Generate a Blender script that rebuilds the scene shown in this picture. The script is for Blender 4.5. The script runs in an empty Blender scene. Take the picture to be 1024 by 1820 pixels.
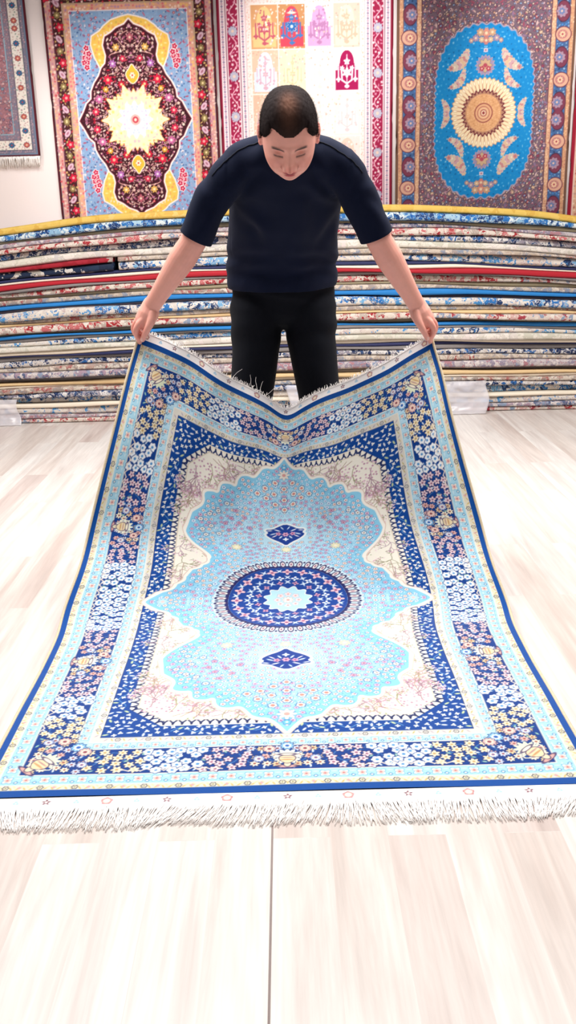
import bpy, bmesh, math, random
import numpy as np
from mathutils import Vector, Matrix, noise as mnoise

random.seed(7)
rng = np.random.default_rng(7)
scene = bpy.context.scene
COL = scene.collection
PI = math.pi

# ------------------------------------------------------------------ camera
cam_data = bpy.data.cameras.new('camera')
cam_data.sensor_fit = 'VERTICAL'
cam_data.sensor_height = 36.0
cam_data.lens = 36.0 * 1652.0 / 1820.0
cam_data.clip_start = 0.05
cam = bpy.data.objects.new('camera', cam_data)
COL.objects.link(cam)
cam.matrix_world = (Matrix.Translation((0, 0, 1.2)) @ Matrix.Rotation(math.radians(90 - 17.2), 4, 'X')
                    @ Matrix.Rotation(math.radians(-1.45), 4, 'Z'))
scene.camera = cam

# ------------------------------------------------------------------ light
scene.view_settings.view_transform = 'Standard'
scene.view_settings.look = 'None'
scene.view_settings.gamma = 1.0
scene.view_settings.use_curve_mapping = False
scene.view_settings.exposure = 0.0

world = bpy.data.worlds.new('shop_ambient')
scene.world = world
world.use_nodes = True
world.node_tree.nodes['Background'].inputs[0].default_value = (1.0, 0.955, 0.96, 1)
world.node_tree.nodes['Background'].inputs[1].default_value = 0.14


def area(name, loc, target, sx, sy, power, color=(1, 0.98, 0.96)):
    d = bpy.data.lights.new(name, 'AREA')
    d.shape = 'RECTANGLE'
    d.size, d.size_y = sx, sy
    d.energy = power
    d.color = color
    o = bpy.data.objects.new(name, d)
    COL.objects.link(o)
    o.location = loc
    o.rotation_euler = (Vector(target) - Vector(loc)).to_track_quat('-Z', 'Y').to_euler()
    return o


def spot(name, loc, target, power, angle, blend=0.8, radius=0.06, color=(1, 0.97, 0.94)):
    d = bpy.data.lights.new(name, 'SPOT')
    d.energy = power
    d.spot_size = math.radians(angle)
    d.spot_blend = blend
    d.shadow_soft_size = radius
    d.color = color
    o = bpy.data.objects.new(name, d)
    COL.objects.link(o)
    o.location = loc
    o.rotation_euler = (Vector(target) - Vector(loc)).to_track_quat('-Z', 'Y').to_euler()
    return o


area('overhead_area_light', (0.0, 3.4, 3.1), (0.0, 3.35, 0), 4.2, 1.5, 300)
area('overhead_area_light', (0.0, 0.7, 3.1), (0.0, 0.7, 0), 3.0, 0.8, 9)  # unseen front fill, added to brighten the foreground
area('overhead_area_light', (0.0, 5.2, 3.1), (0.0, 5.3, 0), 4.2, 0.7, 5)
spot('ceiling_spotlight', (0.6, 5.2, 3.2), (0.35, 6.95, 2.3), 150, 46)
spot('ceiling_spotlight', (1.9, 5.3, 3.2), (1.95, 6.95, 2.35), 135, 50)
spot('ceiling_spotlight', (-1.0, 5.2, 3.2), (-1.0, 6.95, 1.75), 125, 46)
spot('ceiling_spotlight', (-2.4, 5.2, 3.2), (-2.0, 6.95, 1.6), 75, 56)


# ------------------------------------------------------------------ tagging
def tag(o, label=None, cat=None, group=None, kind=None):
    if label: o['label'] = label
    if cat: o['category'] = cat
    if group: o['group'] = group
    if kind: o['kind'] = kind
    return o


def thing(name, label, cat, loc=(0, 0, 0), group=None):
    o = bpy.data.objects.new(name, None)
    o.empty_display_size = 0.1
    COL.objects.link(o)
    o.location = loc
    return tag(o, label, cat, group)


def put(name, me, mat=None, parent=None, smooth=True):
    o = bpy.data.objects.new(name, me)
    COL.objects.link(o)
    if mat: me.materials.append(mat)
    if parent:
        o.parent = parent
        o.matrix_parent_inverse = Matrix.Translation(-Vector(parent.location))
    if smooth:
        me.polygons.foreach_set('use_smooth', [True] * len(me.polygons))
    return o


def mesh_of(name, verts, faces):
    me = bpy.data.meshes.new(name)
    me.from_pydata([tuple(v) for v in verts], [], faces)
    me.update()
    return me


def grid_mesh(name, P, colors=None, flip=False):
    """P: (ny, nx, 3) array of points -> quad mesh; colors: (ny, nx, 3) linear, one per vertex"""
    ny, nx = P.shape[:2]
    idx = np.arange(ny * nx, dtype=np.int32).reshape(ny, nx)
    q = np.stack([idx[:-1, :-1], idx[:-1, 1:], idx[1:, 1:], idx[1:, :-1]], -1).reshape(-1, 4)
    if flip: q = q[:, ::-1]
    me = bpy.data.meshes.new(name)
    me.vertices.add(ny * nx)
    me.vertices.foreach_set('co', P.astype(np.float32).ravel())
    me.loops.add(q.size)
    me.loops.foreach_set('vertex_index', np.ascontiguousarray(q).ravel())
    me.polygons.add(len(q))
    me.polygons.foreach_set('loop_start', np.arange(0, q.size, 4, dtype=np.int32))
    me.update(calc_edges=True)
    if colors is not None:
        a = me.color_attributes.new('dye', 'FLOAT_COLOR', 'POINT')
        c = np.ones((ny * nx, 4), np.float32)
        c[:, :3] = colors.reshape(-1, 3)
        a.data.foreach_set('color', c.ravel())
    return me


def lin(c):
    c = np.asarray(c, float)
    return np.where(c <= 0.04045, c / 12.92, ((np.maximum(c, 0) + 0.055) / 1.055) ** 2.4)


def rgb(r, g, b):
    return tuple(lin(np.array([r, g, b]) / 255.0)) + (1.0,)


# ------------------------------------------------------------------ materials
def new_mat(name, rough=0.6, spec=0.4):
    m = bpy.data.materials.new(name)
    m.use_nodes = True
    b = m.node_tree.nodes['Principled BSDF']
    b.inputs['Roughness'].default_value = rough
    b.inputs['Specular IOR Level'].default_value = spec
    return m, m.node_tree.nodes, m.node_tree.links, b


def plain(name, color, rough=0.6, spec=0.4, nscale=40, namt=0.12, bump=0.0, bscale=300, stretch=(1, 1, 1), sheen=0.0):
    m, N, L, b = new_mat(name, rough, spec)
    tc = N.new('ShaderNodeTexCoord')
    mp = N.new('ShaderNodeMapping'); mp.inputs['Scale'].default_value = stretch
    L.new(tc.outputs['Object'], mp.inputs[0])
    n = N.new('ShaderNodeTexNoise'); n.inputs['Scale'].default_value = nscale; n.inputs['Detail'].default_value = 4
    L.new(mp.outputs[0], n.inputs['Vector'])
    mx = N.new('ShaderNodeMix'); mx.data_type = 'RGBA'
    c = np.array(color[:3])
    mx.inputs[6].default_value = tuple(c * (1 - namt)) + (1,)
    mx.inputs[7].default_value = tuple(np.minimum(c * (1 + namt), 1)) + (1,)
    L.new(n.outputs[0], mx.inputs[0])
    L.new(mx.outputs[2], b.inputs['Base Color'])
    if bump:
        n2 = N.new('ShaderNodeTexNoise'); n2.inputs['Scale'].default_value = bscale
        L.new(mp.outputs[0], n2.inputs['Vector'])
        bp = N.new('ShaderNodeBump'); bp.inputs['Strength'].default_value = bump; bp.inputs['Distance'].default_value = 0.004
        L.new(n2.outputs[0], bp.inputs['Height']); L.new(bp.outputs[0], b.inputs['Normal'])
    if sheen:
        b.inputs['Sheen Weight'].default_value = sheen
    return m


def dyed(name, rough=0.55, spec=0.3, sheen=0.0, fibre=900, bump=0.25, sroll=0.4):
    """woven pile: the dye colour of every knot comes from the mesh, the fibre grain from noise"""
    m, N, L, b = new_mat(name, rough, spec)
    at_ = N.new('ShaderNodeAttribute'); at_.attribute_name = 'dye'
    tc = N.new('ShaderNodeTexCoord')
    n = N.new('ShaderNodeTexNoise'); n.inputs['Scale'].default_value = fibre; n.inputs['Detail'].default_value = 2
    L.new(tc.outputs['Object'], n.inputs['Vector'])
    hsv = N.new('ShaderNodeHueSaturation')
    mr = N.new('ShaderNodeMapRange'); mr.inputs['To Min'].default_value = 0.88; mr.inputs['To Max'].default_value = 1.1
    L.new(n.outputs[0], mr.inputs[0]); L.new(mr.outputs[0], hsv.inputs['Value'])
    L.new(at_.outputs['Color'], hsv.inputs['Color'])
    L.new(hsv.outputs[0], b.inputs['Base Color'])
    bp = N.new('ShaderNodeBump'); bp.inputs['Strength'].default_value = bump; bp.inputs['Distance'].default_value = 0.001
    L.new(n.outputs[0], bp.inputs['Height']); L.new(bp.outputs[0], b.inputs['Normal'])
    b.inputs['Sheen Weight'].default_value = sheen
    b.inputs['Sheen Roughness'].default_value = sroll
    return m


# ------------------------------------------------------------------ the room shell
def make_floor():
    me = mesh_of('floor', [(-4.5, -1.5, 0), (4.5, -1.5, 0), (4.5, 7.1, 0), (-4.5, 7.1, 0),
                           (-4.5, -1.5, -0.05), (4.5, -1.5, -0.05), (4.5, 7.1, -0.05), (-4.5, 7.1, -0.05)],
                 [(0, 1, 2, 3), (7, 6, 5, 4), (0, 4, 5, 1), (1, 5, 6, 2), (2, 6, 7, 3), (3, 7, 4, 0)])
    m, N, L, b = new_mat('pale_oak_laminate', 0.34, 0.45)
    tc = N.new('ShaderNodeTexCoord')
    rot = N.new('ShaderNodeMapping'); rot.inputs['Rotation'].default_value = (0, 0, PI / 2)
    rot.inputs['Location'].default_value = (0.37, -0.07, 0)
    L.new(tc.outputs['Object'], rot.inputs[0])

    def brick(w, h, off, mortar, loc):
        br = N.new('ShaderNodeTexBrick'); br.offset = off; br.squash = 1
        br.inputs['Scale'].default_value = 1; br.inputs['Brick Width'].default_value = w
        br.inputs['Row Height'].default_value = h; br.inputs['Mortar Size'].default_value = mortar
        br.inputs['Mortar Smooth'].default_value = 0.2
        br.inputs['Color1'].default_value = (0, 0, 0, 1); br.inputs['Color2'].default_value = (1, 1, 1, 1)
        br.inputs['Mortar'].default_value = (0.5, 0.5, 0.5, 1)
        mp = N.new('ShaderNodeMapping'); mp.inputs['Location'].default_value = loc
        L.new(rot.outputs[0], mp.inputs[0]); L.new(mp.outputs[0], br.inputs['Vector'])
        return br
    strips = brick(1.25, 0.118, 0.41, 0.0006, (0, 0, 0))
    # grain runs along each strip
    sep = N.new('ShaderNodeMapping'); sep.inputs['Scale'].default_value = (0.55, 9, 1)
    L.new(rot.outputs[0], sep.inputs[0])
    addv = N.new('ShaderNodeVectorMath'); addv.operation = 'ADD'
    sc = N.new('ShaderNodeVectorMath'); sc.operation = 'SCALE'; sc.inputs[3].default_value = 13
    L.new(strips.outputs['Color'], sc.inputs[0]); L.new(sep.outputs[0], addv.inputs[0]); L.new(sc.outputs[0], addv.inputs[1])
    g1 = N.new('ShaderNodeTexNoise'); g1.inputs['Scale'].default_value = 1.6; g1.inputs['Detail'].default_value = 7
    g1.inputs['Roughness'].default_value = 0.62; g1.inputs['Distortion'].default_value = 0.6
    L.new(addv.outputs[0], g1.inputs['Vector'])
    g2 = N.new('ShaderNodeTexNoise'); g2.inputs['Scale'].default_value = 9; g2.inputs['Detail'].default_value = 4
    L.new(addv.outputs[0], g2.inputs['Vector'])
    # cathedral rings: bands of a slow noise
    g3 = N.new('ShaderNodeTexNoise'); g3.inputs['Scale'].default_value = 0.75; g3.inputs['Detail'].default_value = 1
    L.new(addv.outputs[0], g3.inputs['Vector'])
    ml = N.new('ShaderNodeMath'); ml.operation = 'MULTIPLY'; ml.inputs[1].default_value = 95
    L.new(g3.outputs[0], ml.inputs[0])
    sn = N.new('ShaderNodeMath'); sn.operation = 'SINE'; L.new(ml.outputs[0], sn.inputs[0])
    mask = N.new('ShaderNodeMapRange'); mask.inputs['From Min'].default_value = 0.5; mask.inputs['From Max'].default_value = 0.72
    L.new(g1.outputs[0], mask.inputs[0])
    rm = N.new('ShaderNodeMath'); rm.operation = 'MULTIPLY'; L.new(sn.outputs[0], rm.inputs[0]); L.new(mask.outputs[0], rm.inputs[1])
    base = N.new('ShaderNodeValToRGB')
    e = base.color_ramp.elements
    e[0].position = 0.0; e[0].color = rgb(200, 187, 181)
    e[1].position = 1.0; e[1].color = rgb(215, 210, 205)
    x = e.new(0.3); x.color = rgb(207, 197, 189)
    x = e.new(0.65); x.color = rgb(212, 205, 199)
    L.new(strips.outputs['Color'], base.inputs[0])
    grain = N.new('ShaderNodeValToRGB')
    e = grain.color_ramp.elements
    e[0].position = 0.33; e[0].color = (0.79, 0.725, 0.705, 1)
    e[1].position = 0.60; e[1].color = (1.05, 1.05, 1.05, 1)
    L.new(g1.outputs[0], grain.inputs[0])
    m1 = N.new('ShaderNodeMix'); m1.data_type = 'RGBA'; m1.blend_type = 'MULTIPLY'; m1.inputs[0].default_value = 0.85
    L.new(base.outputs[0], m1.inputs[6]); L.new(grain.outputs[0], m1.inputs[7])
    fine = N.new('ShaderNodeMapRange'); fine.inputs['To Min'].default_value = 0.93; fine.inputs['To Max'].default_value = 1.06
    fine.inputs['From Min'].default_value = 0.3; fine.inputs['From Max'].default_value = 0.7
    L.new(g2.outputs[0], fine.inputs[0])
    ring = N.new('ShaderNodeMapRange'); ring.inputs['From Min'].default_value = -1; ring.inputs['From Max'].default_value = 0.2
    ring.inputs['To Min'].default_value = 0.86; ring.inputs['To Max'].default_value = 1.0
    L.new(rm.outputs[0], ring.inputs[0])
    mm = N.new('ShaderNodeMath'); mm.operation = 'MULTIPLY'; L.new(fine.outputs[0], mm.inputs[0]); L.new(ring.outputs[0], mm.inputs[1])
    jn = N.new('ShaderNodeMapRange'); jn.inputs['To Min'].default_value = 1.0; jn.inputs['To Max'].default_value = 0.95
    L.new(strips.outputs['Fac'], jn.inputs[0])
    mm2 = N.new('ShaderNodeMath'); mm2.operation = 'MULTIPLY'; L.new(mm.outputs[0], mm2.inputs[0]); L.new(jn.outputs[0], mm2.inputs[1])
    hs = N.new('ShaderNodeHueSaturation'); L.new(m1.outputs[2], hs.inputs['Color']); L.new(mm2.outputs[0], hs.inputs['Value'])
    L.new(hs.outputs[0], b.inputs['Base Color'])
    rr = N.new('ShaderNodeMapRange'); rr.inputs['To Min'].default_value = 0.28; rr.inputs['To Max'].default_value = 0.45
    L.new(g1.outputs[0], rr.inputs[0]); L.new(rr.outputs[0], b.inputs['Roughness'])
    o = put('floor', me, m, smooth=False)
    tag(o, 'pale whitewashed oak laminate floor', 'floor', kind='structure')
    # the one open joint between boards in the foreground
    v = []
    for x0, y in ((-0.0525, -1.45), (-0.0505, 1.158), (-0.049, 1.66), (-0.047, 2.6)):
        v += [(x0 - 0.0021, y, 0.0006), (x0 + 0.0021, y, 0.0006)]
    me = mesh_of('seam', v, [(2 * i, 2 * i + 1, 2 * i + 3, 2 * i + 2) for i in range(3)])
    jm = plain('dark_joint_strip', rgb(142, 128, 124), 0.8, 0.2)  # one even dark tone on the joint strip
    tag(put('trim_1', me, jm, smooth=False), 'thin dark open joint between two floor boards', 'floor joint', kind='structure')


make_floor()


def box(name, lo, hi, mat, parent=None):
    (a, b_, c), (d, e, f) = lo, hi
    me = mesh_of(name, [(a, b_, c), (d, b_, c), (d, e, c), (a, e, c), (a, b_, f), (d, b_, f), (d, e, f), (a, e, f)],
                 [(3, 2, 1, 0), (4, 5, 6, 7), (0, 1, 5, 4), (1, 2, 6, 5), (2, 3, 7, 6), (3, 0, 4, 7)])
    return put(name, me, mat, parent, smooth=False)


wall_mat = plain('warm_white_paint', rgb(240, 228, 226), 0.8, 0.2, 3, 0.01, 0.05, 200)
tag(box('wall_back', (-4.5, 7.0, 0), (4.5, 7.1, 3.4), wall_mat), 'off-white painted back wall', 'wall', kind='structure')
tag(box('wall_left', (-4.6, -1.5, 0), (-4.5, 7.1, 3.4), wall_mat), 'off-white painted left wall', 'wall', kind='structure')
tag(box('wall_right', (4.5, -1.5, 0), (4.6, 7.1, 3.4), wall_mat), 'off-white painted right wall', 'wall', kind='structure')


# ------------------------------------------------------------------ a loom: paints rug designs knot by knot
def C3(h):
    return np.array([int(h[i:i + 2], 16) for i in (0, 2, 4)], float) / 255.0


class Loom:
    def __init__(s, w, h, k, bg):
        s.k = k
        s.nx = int(round(w / k)) + 1; s.ny = int(round(h / k)) + 1
        s.img = np.empty((s.ny, s.nx, 3)); s.img[:] = C3(bg)
        s.x = np.arange(s.nx) * k; s.y = np.arange(s.ny) * k
        s.X, s.Y = np.meshgrid(s.x, s.y)

    def win(s, x0, x1, y0, y1):
        i0 = max(int(x0 / s.k) - 1, 0); i1 = min(int(x1 / s.k) + 3, s.nx)
        j0 = max(int(y0 / s.k) - 1, 0); j1 = min(int(y1 / s.k) + 3, s.ny)
        if i0 >= i1 or j0 >= j1: return None
        return slice(j0, j1), slice(i0, i1)

    def mask(s, m, col, a=1.0):
        s.img += (np.clip(m, 0, 1) * a)[..., None] * (C3(col) - s.img)

    def put(s, W, al, col):
        t = s.img[W]
        t += np.clip(al, 0, 1)[..., None] * (C3(col) - t)

    def flower(s, cx, cy, r, col, n=5, cc=None, out=None, ph=0.0, dip=0.3, ow=0.0022, cr=0.3, sy=1.0):
        R = r + ow + s.k
        W = s.win(cx - R, cx + R, cy - R, cy + R)
        if W is None: return
        dx = s.X[W] - cx; dy = (s.Y[W] - cy) / sy
        d = np.hypot(dx, dy); rad = r * (1 - dip * (0.5 - 0.5 * np.cos(n * (np.arctan2(dy, dx) - ph))))
        if out: s.put(W, (rad + ow - d) / s.k + 0.5, out)
        s.put(W, (rad - d) / s.k + 0.5, col)
        if cc: s.put(W, (r * cr - d) / s.k + 0.5, cc)

    def ell(s, cx, cy, a, b, ang, col, out=None, ow=0.002, pt=0.0):
        R = max(a, b) + ow + s.k
        W = s.win(cx - R, cx + R, cy - R, cy + R)
        if W is None: return
        c, sn = math.cos(ang), math.sin(ang)
        dx = s.X[W] - cx; dy = s.Y[W] - cy
        u = dx * c + dy * sn; v = -dx * sn + dy * c
        bb = b * (1 - pt * np.clip(u / a, -1, 1))
        q = np.sqrt((u / a) ** 2 + (v / np.maximum(bb, 1e-5)) ** 2)
        sc = min(a, b)
        if out: s.put(W, (1 + ow / sc - q) * sc / s.k + 0.5, out)
        s.put(W, (1 - q) * sc / s.k + 0.5, col)

    def line(s, pts, w, col, a=1.0):
        for (x0, y0), (x1, y1) in zip(pts[:-1], pts[1:]):
            W = s.win(min(x0, x1) - w - s.k, max(x0, x1) + w + s.k, min(y0, y1) - w - s.k, max(y0, y1) + w + s.k)
            if W is None: continue
            L2 = (x1 - x0) ** 2 + (y1 - y0) ** 2 + 1e-12
            X, Y = s.X[W], s.Y[W]
            t = np.clip(((X - x0) * (x1 - x0) + (Y - y0) * (y1 - y0)) / L2, 0, 1)
            d = np.hypot(X - x0 - t * (x1 - x0), Y - y0 - t * (y1 - y0))
            s.put(W, ((w / 2 - d) / s.k + 0.5) * a, col)

    def vine(s, x0, y0, x1, y1, amp, wl, w, col, ph=0):
        L = math.hypot(x1 - x0, y1 - y0); n = max(int(L / (wl / 10)), 2)
        ux, uy = (x1 - x0) / L, (y1 - y0) / L
        p = []
        for i in range(n + 1):
            t = L * i / n; o = amp * math.sin(2 * PI * t / wl + ph)
            p.append((x0 + ux * t - uy * o, y0 + uy * t + ux * o))
        s.line(p, w, col); return p

    def poly_sd(s, pts):
        """signed distance (negative inside) to a closed polygon, over the whole cloth"""
        X, Y = s.X, s.Y
        d = np.full(X.shape, 1e9); ins = np.zeros(X.shape, bool)
        n = len(pts)
        for i in range(n):
            x0, y0 = pts[i]; x1, y1 = pts[(i + 1) % n]
            L2 = (x1 - x0) ** 2 + (y1 - y0) ** 2 + 1e-12
            t = np.clip(((X - x0) * (x1 - x0) + (Y - y0) * (y1 - y0)) / L2, 0, 1)
            d = np.minimum(d, (X - x0 - t * (x1 - x0)) ** 2 + (Y - y0 - t * (y1 - y0)) ** 2)
            if y0 != y1:
                c = (y0 > Y) != (y1 > Y)
                ins ^= c & (X < (x1 - x0) * (Y - y0) / (y1 - y0) + x0)
        d = np.sqrt(d)
        return np.where(ins, -d, d)

    def full(s):
        q = np.concatenate([s.img, s.img[:, -2::-1]], 1)
        return np.concatenate([q, q[-2::-1]], 0)


def smooth_closed(pts, it=2):
    for _ in range(it):
        q = []
        n = len(pts)
        for i in range(n):
            a, b = pts[i], pts[(i + 1) % n]
            q += [(a[0] * .75 + b[0] * .25, a[1] * .75 + b[1] * .25), (a[0] * .25 + b[0] * .75, a[1] * .25 + b[1] * .75)]
        pts = q
    return pts


def scatter(n_try, inside, r, seed=0, x1=1.0, y1=1.0):
    """loose blue-noise points inside a region; r may be a number"""
    g = np.random.default_rng(seed); out = []
    cell = {}
    for _ in range(n_try):
        x, y = g.random() * x1, g.random() * y1
        if not inside(x, y): continue
        ci, cj = int(x / r), int(y / r)
        ok = True
        for a in (-1, 0, 1):
            for b in (-1, 0, 1):
                for (px, py) in cell.get((ci + a, cj + b), ()):
                    if (px - x) ** 2 + (py - y) ** 2 < r * r: ok = False
        if ok:
            cell.setdefault((ci, cj), []).append((x, y)); out.append((x, y))
    return out
# ------------------------------------------------------------------ the silk rug held up by the man
RW, RL = 1.385, 2.14          # width, length of the pile
KN = RW / 2 / 330


def hero_design():
    w, h = RW / 2, RL / 2
    g = Loom(w, h, KN, 'f2e9d6')
    X, Y = g.X, g.Y
    d = np.minimum(X, Y - 0.007)
    k = g.k
    BLUE, NAVY, CREAM, SKY = '0a4c9c', '0a3c88', 'efe6d4', 'aad6e8'

    def band(a, b, c): g.mask(np.minimum((d - a) / k + .5, (b - d) / k + .5), c)
    band(-1, 0.018, BLUE)
    band(0.018, 0.036, 'dfdaca')
    band(0.036, 0.038, 'f6f0e4')
    band(0.038, 0.076, SKY)
    band(0.0755, 0.078, 'e9dccb')
    band(0.078, 0.181, NAVY)
    band(0.181, 0.1835, 'f0ead8')
    band(0.1835, 0.212, 'b8def0')
    band(0.212, 0.214, 'f4eee0')
    band(0.214, 0.234, 'e0dbcf')
    band(0.234, 0.236, '3a4470')
    band(0.236, 0.285, '0b4494')

    # along(s, t): a band coordinate -> both the side band and the end band, mitred at the corner
    def both(t, s0, s1, fn):
        """fn(pos(s,t)->xy, s, side)"""
        for side in (0, 1):
            end = h if side == 0 else w
            off = 0.0
            fn(side, max(s0, t), end)

    # narrow outer guard: yellow squiggles and little rings
    for side in (0, 1):
        end = h if side == 0 else w
        def P(s, t, side=side): return (t, s + 0.0) if side == 0 else (s, t + 0.007)
        s = 0.03; i = 0
        while s < end + .02:
            for dt, c in ((-0.0035, 'd0b25c'), (0.0035, 'e9dca4')):
                x, y = P(s + dt, 0.027 + dt); g.ell(x, y, 0.0055, 0.0018, 0.7 + (i % 2) * 1.4, c)
            if i % 5 == 2:
                x, y = P(s, 0.027); g.flower(x, y, 0.0065, 'e9dfc6', 6, '5f6b3c', '3b3f52')
            elif i % 5 == 4:
                x, y = P(s, 0.027); g.flower(x, y, 0.005, 'd7a8a8', 4, None, None)
            s += 0.0155; i += 1
        s = 0.25; i = 0
        while s < end + .02:
            x, y = P(s, 0.224); g.ell(x, y, 0.006, 0.0017, 0.8 + (i % 2) * 1.2, 'bba964' if i % 2 else 'a99bb0')
            if i % 5 == 2: g.flower(x, y, 0.0058, 'ece4d2', 6, '5e6a88', '4d5266')
            s += 0.0148; i += 1
        # tulip guards
        for t0, step, sz, s_in in ((0.057, 0.043, 1.0, 0.057), (0.198, 0.036, 0.78, 0.215)):
            n = int(round((end - t0) / step)); st = (end - t0) / n
            for j in range(n + 1):
                s = t0 + j * st
                x, y = P(s, t0)
                if side == 0: y += 0.007 * (1 - j / n)
                f = sz
                g.flower(x, y, 0.0135 * f, 'e8ebe0', 4, None, '6aaed0', ph=PI / 4, dip=.45)
                g.flower(x, y, 0.0088 * f, 'e8c4be', 5, 'c07c7c', None, ph=PI / 2, dip=.25, cr=.35)
                xm, ym = P(s + st / 2, t0 + 0.008 * f)
                g.ell(xm, ym, 0.0065 * f, 0.002, PI / 2 if side == 0 else 0, 'cfe6ec')
                xm, ym = P(s + st / 2, t0 - 0.009 * f)
                g.flower(xm, ym, 0.0035 * f, 'f0eadc', 4, None, '3f86b8')
    # main border
    t0, t1 = 0.083, 0.177

    def styles(side, s):
        if side == 0:
            L = ((0.235, 'c'), (0.34, 'y'), (0.46, 'w'), (0.575, 'p'), (0.745, 'v'), (0.86, 'p'), (2, 'w'))
        else:
            L = ((0.22, 'c'), (0.36, 'y'), (0.495, 'w'), (0.605, 'p'), (2, 'v'))
        for e, c in L:
            if s < e: return c
    # vine underlay
    g.vine(0.13, 0.2, 0.13, h, 0.03, 0.11, 0.0022, '4d7fb8')
    g.vine(0.13, 0.2, 0.13, h, -0.03, 0.11, 0.0022, '4d7fb8')
    g.vine(0.2, 0.144, w, 0.144, 0.03, 0.11, 0.0022, '4d7fb8')
    g.vine(0.2, 0.144, w, 0.144, -0.03, 0.11, 0.0022, '4d7fb8')

    def inb(x, y):
        yy = y - 0.007
        dd = min(x, yy)
        return t0 + 0.004 < dd < t1 - 0.003
    pts = scatter(40000, inb, 0.0212, 3, w + 0.01, h + 0.01)
    g3 = np.random.default_rng(5)
    for (x, y) in pts:
        side = 0 if x < y - 0.007 else 1
        s = y if side == 0 else x
        st = styles(side, s)
        a = g3.random() * 6.28; r = 0.0122 + 0.002 * g3.random()
        if st == 'y': g.flower(x, y, r, 'efe4c4', 6, 'c4a270', '2f2c58', a, .42)
        elif st == 'w': g.flower(x, y, r * 1.08, 'eef2f4', 6, '4f8fc8', '1c3e82', a, .2)
        elif st == 'p': g.flower(x, y, r * .95, 'e8d2d8', 5, '9c6880', '3b2850', a, .45)
        else:
            c = ('f0e8cf', 'dfc9a0', 'e2b6b0', 'c9d3ea')[int(g3.random() * 4)]
            g.flower(x, y, r * .9, c, 7, '9b5a52', '2a2f60', a, .4)
    for (x, y) in scatter(9000, inb, 0.017, 9, w, h):
        W = g.img[min(int(y / k), g.ny - 1), min(int(x / k), g.nx - 1)]
        if W[2] > .45 and W[0] < .2: g.ell(x, y, 0.006, 0.0025, g3.random() * 3, '9cc4b0' if g3.random() < .4 else 'd8dfe6')

    # rosettes and vases
    def rosette(x, y, r, a, b_, c):
        g.flower(x, y, r, a, 10, None, '2b3260', 0, .22); g.flower(x, y, r * .66, b_, 8, c, None, .3, .25, cr=.45)

    def vase(x, y, ang, sc=1.0):
        c, s_ = math.cos(ang), math.sin(ang)
        def T(u, v): return (x + (u * c - v * s_) * sc, y + (u * s_ + v * c) * sc)
        for v in (-1, 1):
            g.line([T(.012, v * .013), T(.016, v * .024), T(.004, v * .027), T(-.006, v * .018), T(-.012, v * .01)], .0026 * sc, 'f1e6cc')
        X0, Y0 = T(-.026, 0); g.ell(X0, Y0, .0045 * sc, .017 * sc, ang, 'd8a8a0', '40305c')
        X0, Y0 = T(-.018, 0); g.ell(X0, Y0, .009 * sc, .0065 * sc, ang, 'e2d6b8', '40305c')
        X0, Y0 = T(0, 0); g.ell(X0, Y0, .0145 * sc, .0155 * sc, ang, 'e9d8ae', '40305c', pt=-.3)
        X0, Y0 = T(-.002, 0); g.ell(X0, Y0, .0022 * sc, .0145 * sc, ang, 'c99a6a')
        X0, Y0 = T(.006, 0); g.ell(X0, Y0, .0018 * sc, .0145 * sc, ang, 'b98f8a')
        X0, Y0 = T(.018, 0); g.ell(X0, Y0, .0035 * sc, .0135 * sc, ang, 'f3ead2', '40305c')
    # side vase centred in its group, foot towards the edge
    g.flower(.118, .66, .034, 'e9ecd8', 12, None, '23458e', 0, .3); vase(.108, .66, 0, 1.15)
    for dy in (-.04, .04): rosette(.158, .66 + dy, .016, 'e3b7b0', 'f0d9c8', '8e4a58')
    rosette(.172, .66, .017, '7fb6e4', 'e9f2f6', '2f62b0')
    for dy in (-.066, .066): rosette(.115, .66 + dy, .014, 'aebde6', 'f0e6d0', '7a5a92')
    # end vase at the middle of the short border
    g.flower(w, .138, .034, 'e9ecd8', 12, None, '23458e', 0, .3); vase(w, .126, PI / 2, 1.15)
    rosette(w - .042, .172, .016, 'e3b7b0', 'f0d9c8', '8e4a58')
    rosette(w, .185, .017, '7fb6e4', 'e9f2f6', '2f62b0')
    rosette(w - .066, .13, .014, 'aebde6', 'f0e6d0', '7a5a92')
    # corner vase on the diagonal
    g.flower(.128, .142, .034, 'dfe6c8', 12, None, '23458e', 0, .3); vase(.113, .127, PI / 4, 1.35)
    rosette(.19, .2, .019, '7fb6e4', 'e9f2f6', '2f62b0')
    for q in (0, 1):
        u, v = (.165, .21)
        rosette(*((u - .014, v + .018) if q == 0 else (v + .0, u + .014)), .017, 'e3b7b0', 'f0d9c8', '8e4a58')
        rosette(*((.112, .225) if q == 0 else (.213, .124)), .013, 'aebde6', 'f0e6d0', '7a5a92')
    # scalloped cream cartouche arcs on the border edges
    for (cx, cy, side) in [(.081, .40, 0), (.081, .94, 0)]:
        for i in range(9):
            y0 = cy - .12 + i * .027
            g.line([(.079, y0), (.086 + .004 * (4 - abs(i - 4)) / 2, y0 + .013), (.079, y0 + .027)], .0035, 'efdccb')
    for i in range(9):
        x0 = .30 + i * .027
        g.line([(x0, .094), (x0 + .013, .100 + .004 * (4 - abs(i - 4)) / 2), (x0 + .027, .094)], .0035, 'efdccb')

    # inner navy band, white blossoms on curling stems
    g.vine(.26, .27, .26, h, .012, .075, .0022, '5f97cc')
    g.vine(.26, .27, w, .274, .012, .075, .0022, '5f97cc')

    def inn(x, y):
        dd = min(x, y - .007)
        ch = (x - .285) + (y - .299) < .07 and dd > .24
        return (.2405 < dd < .2805) or (ch and .24 < dd)
    cham = np.minimum(((0.085 + .285 + .299) - (X + Y)) / 1.4142 / k + .5, (d - .236) / k + .5)
    g.mask(cham, '0b4494')
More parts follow.
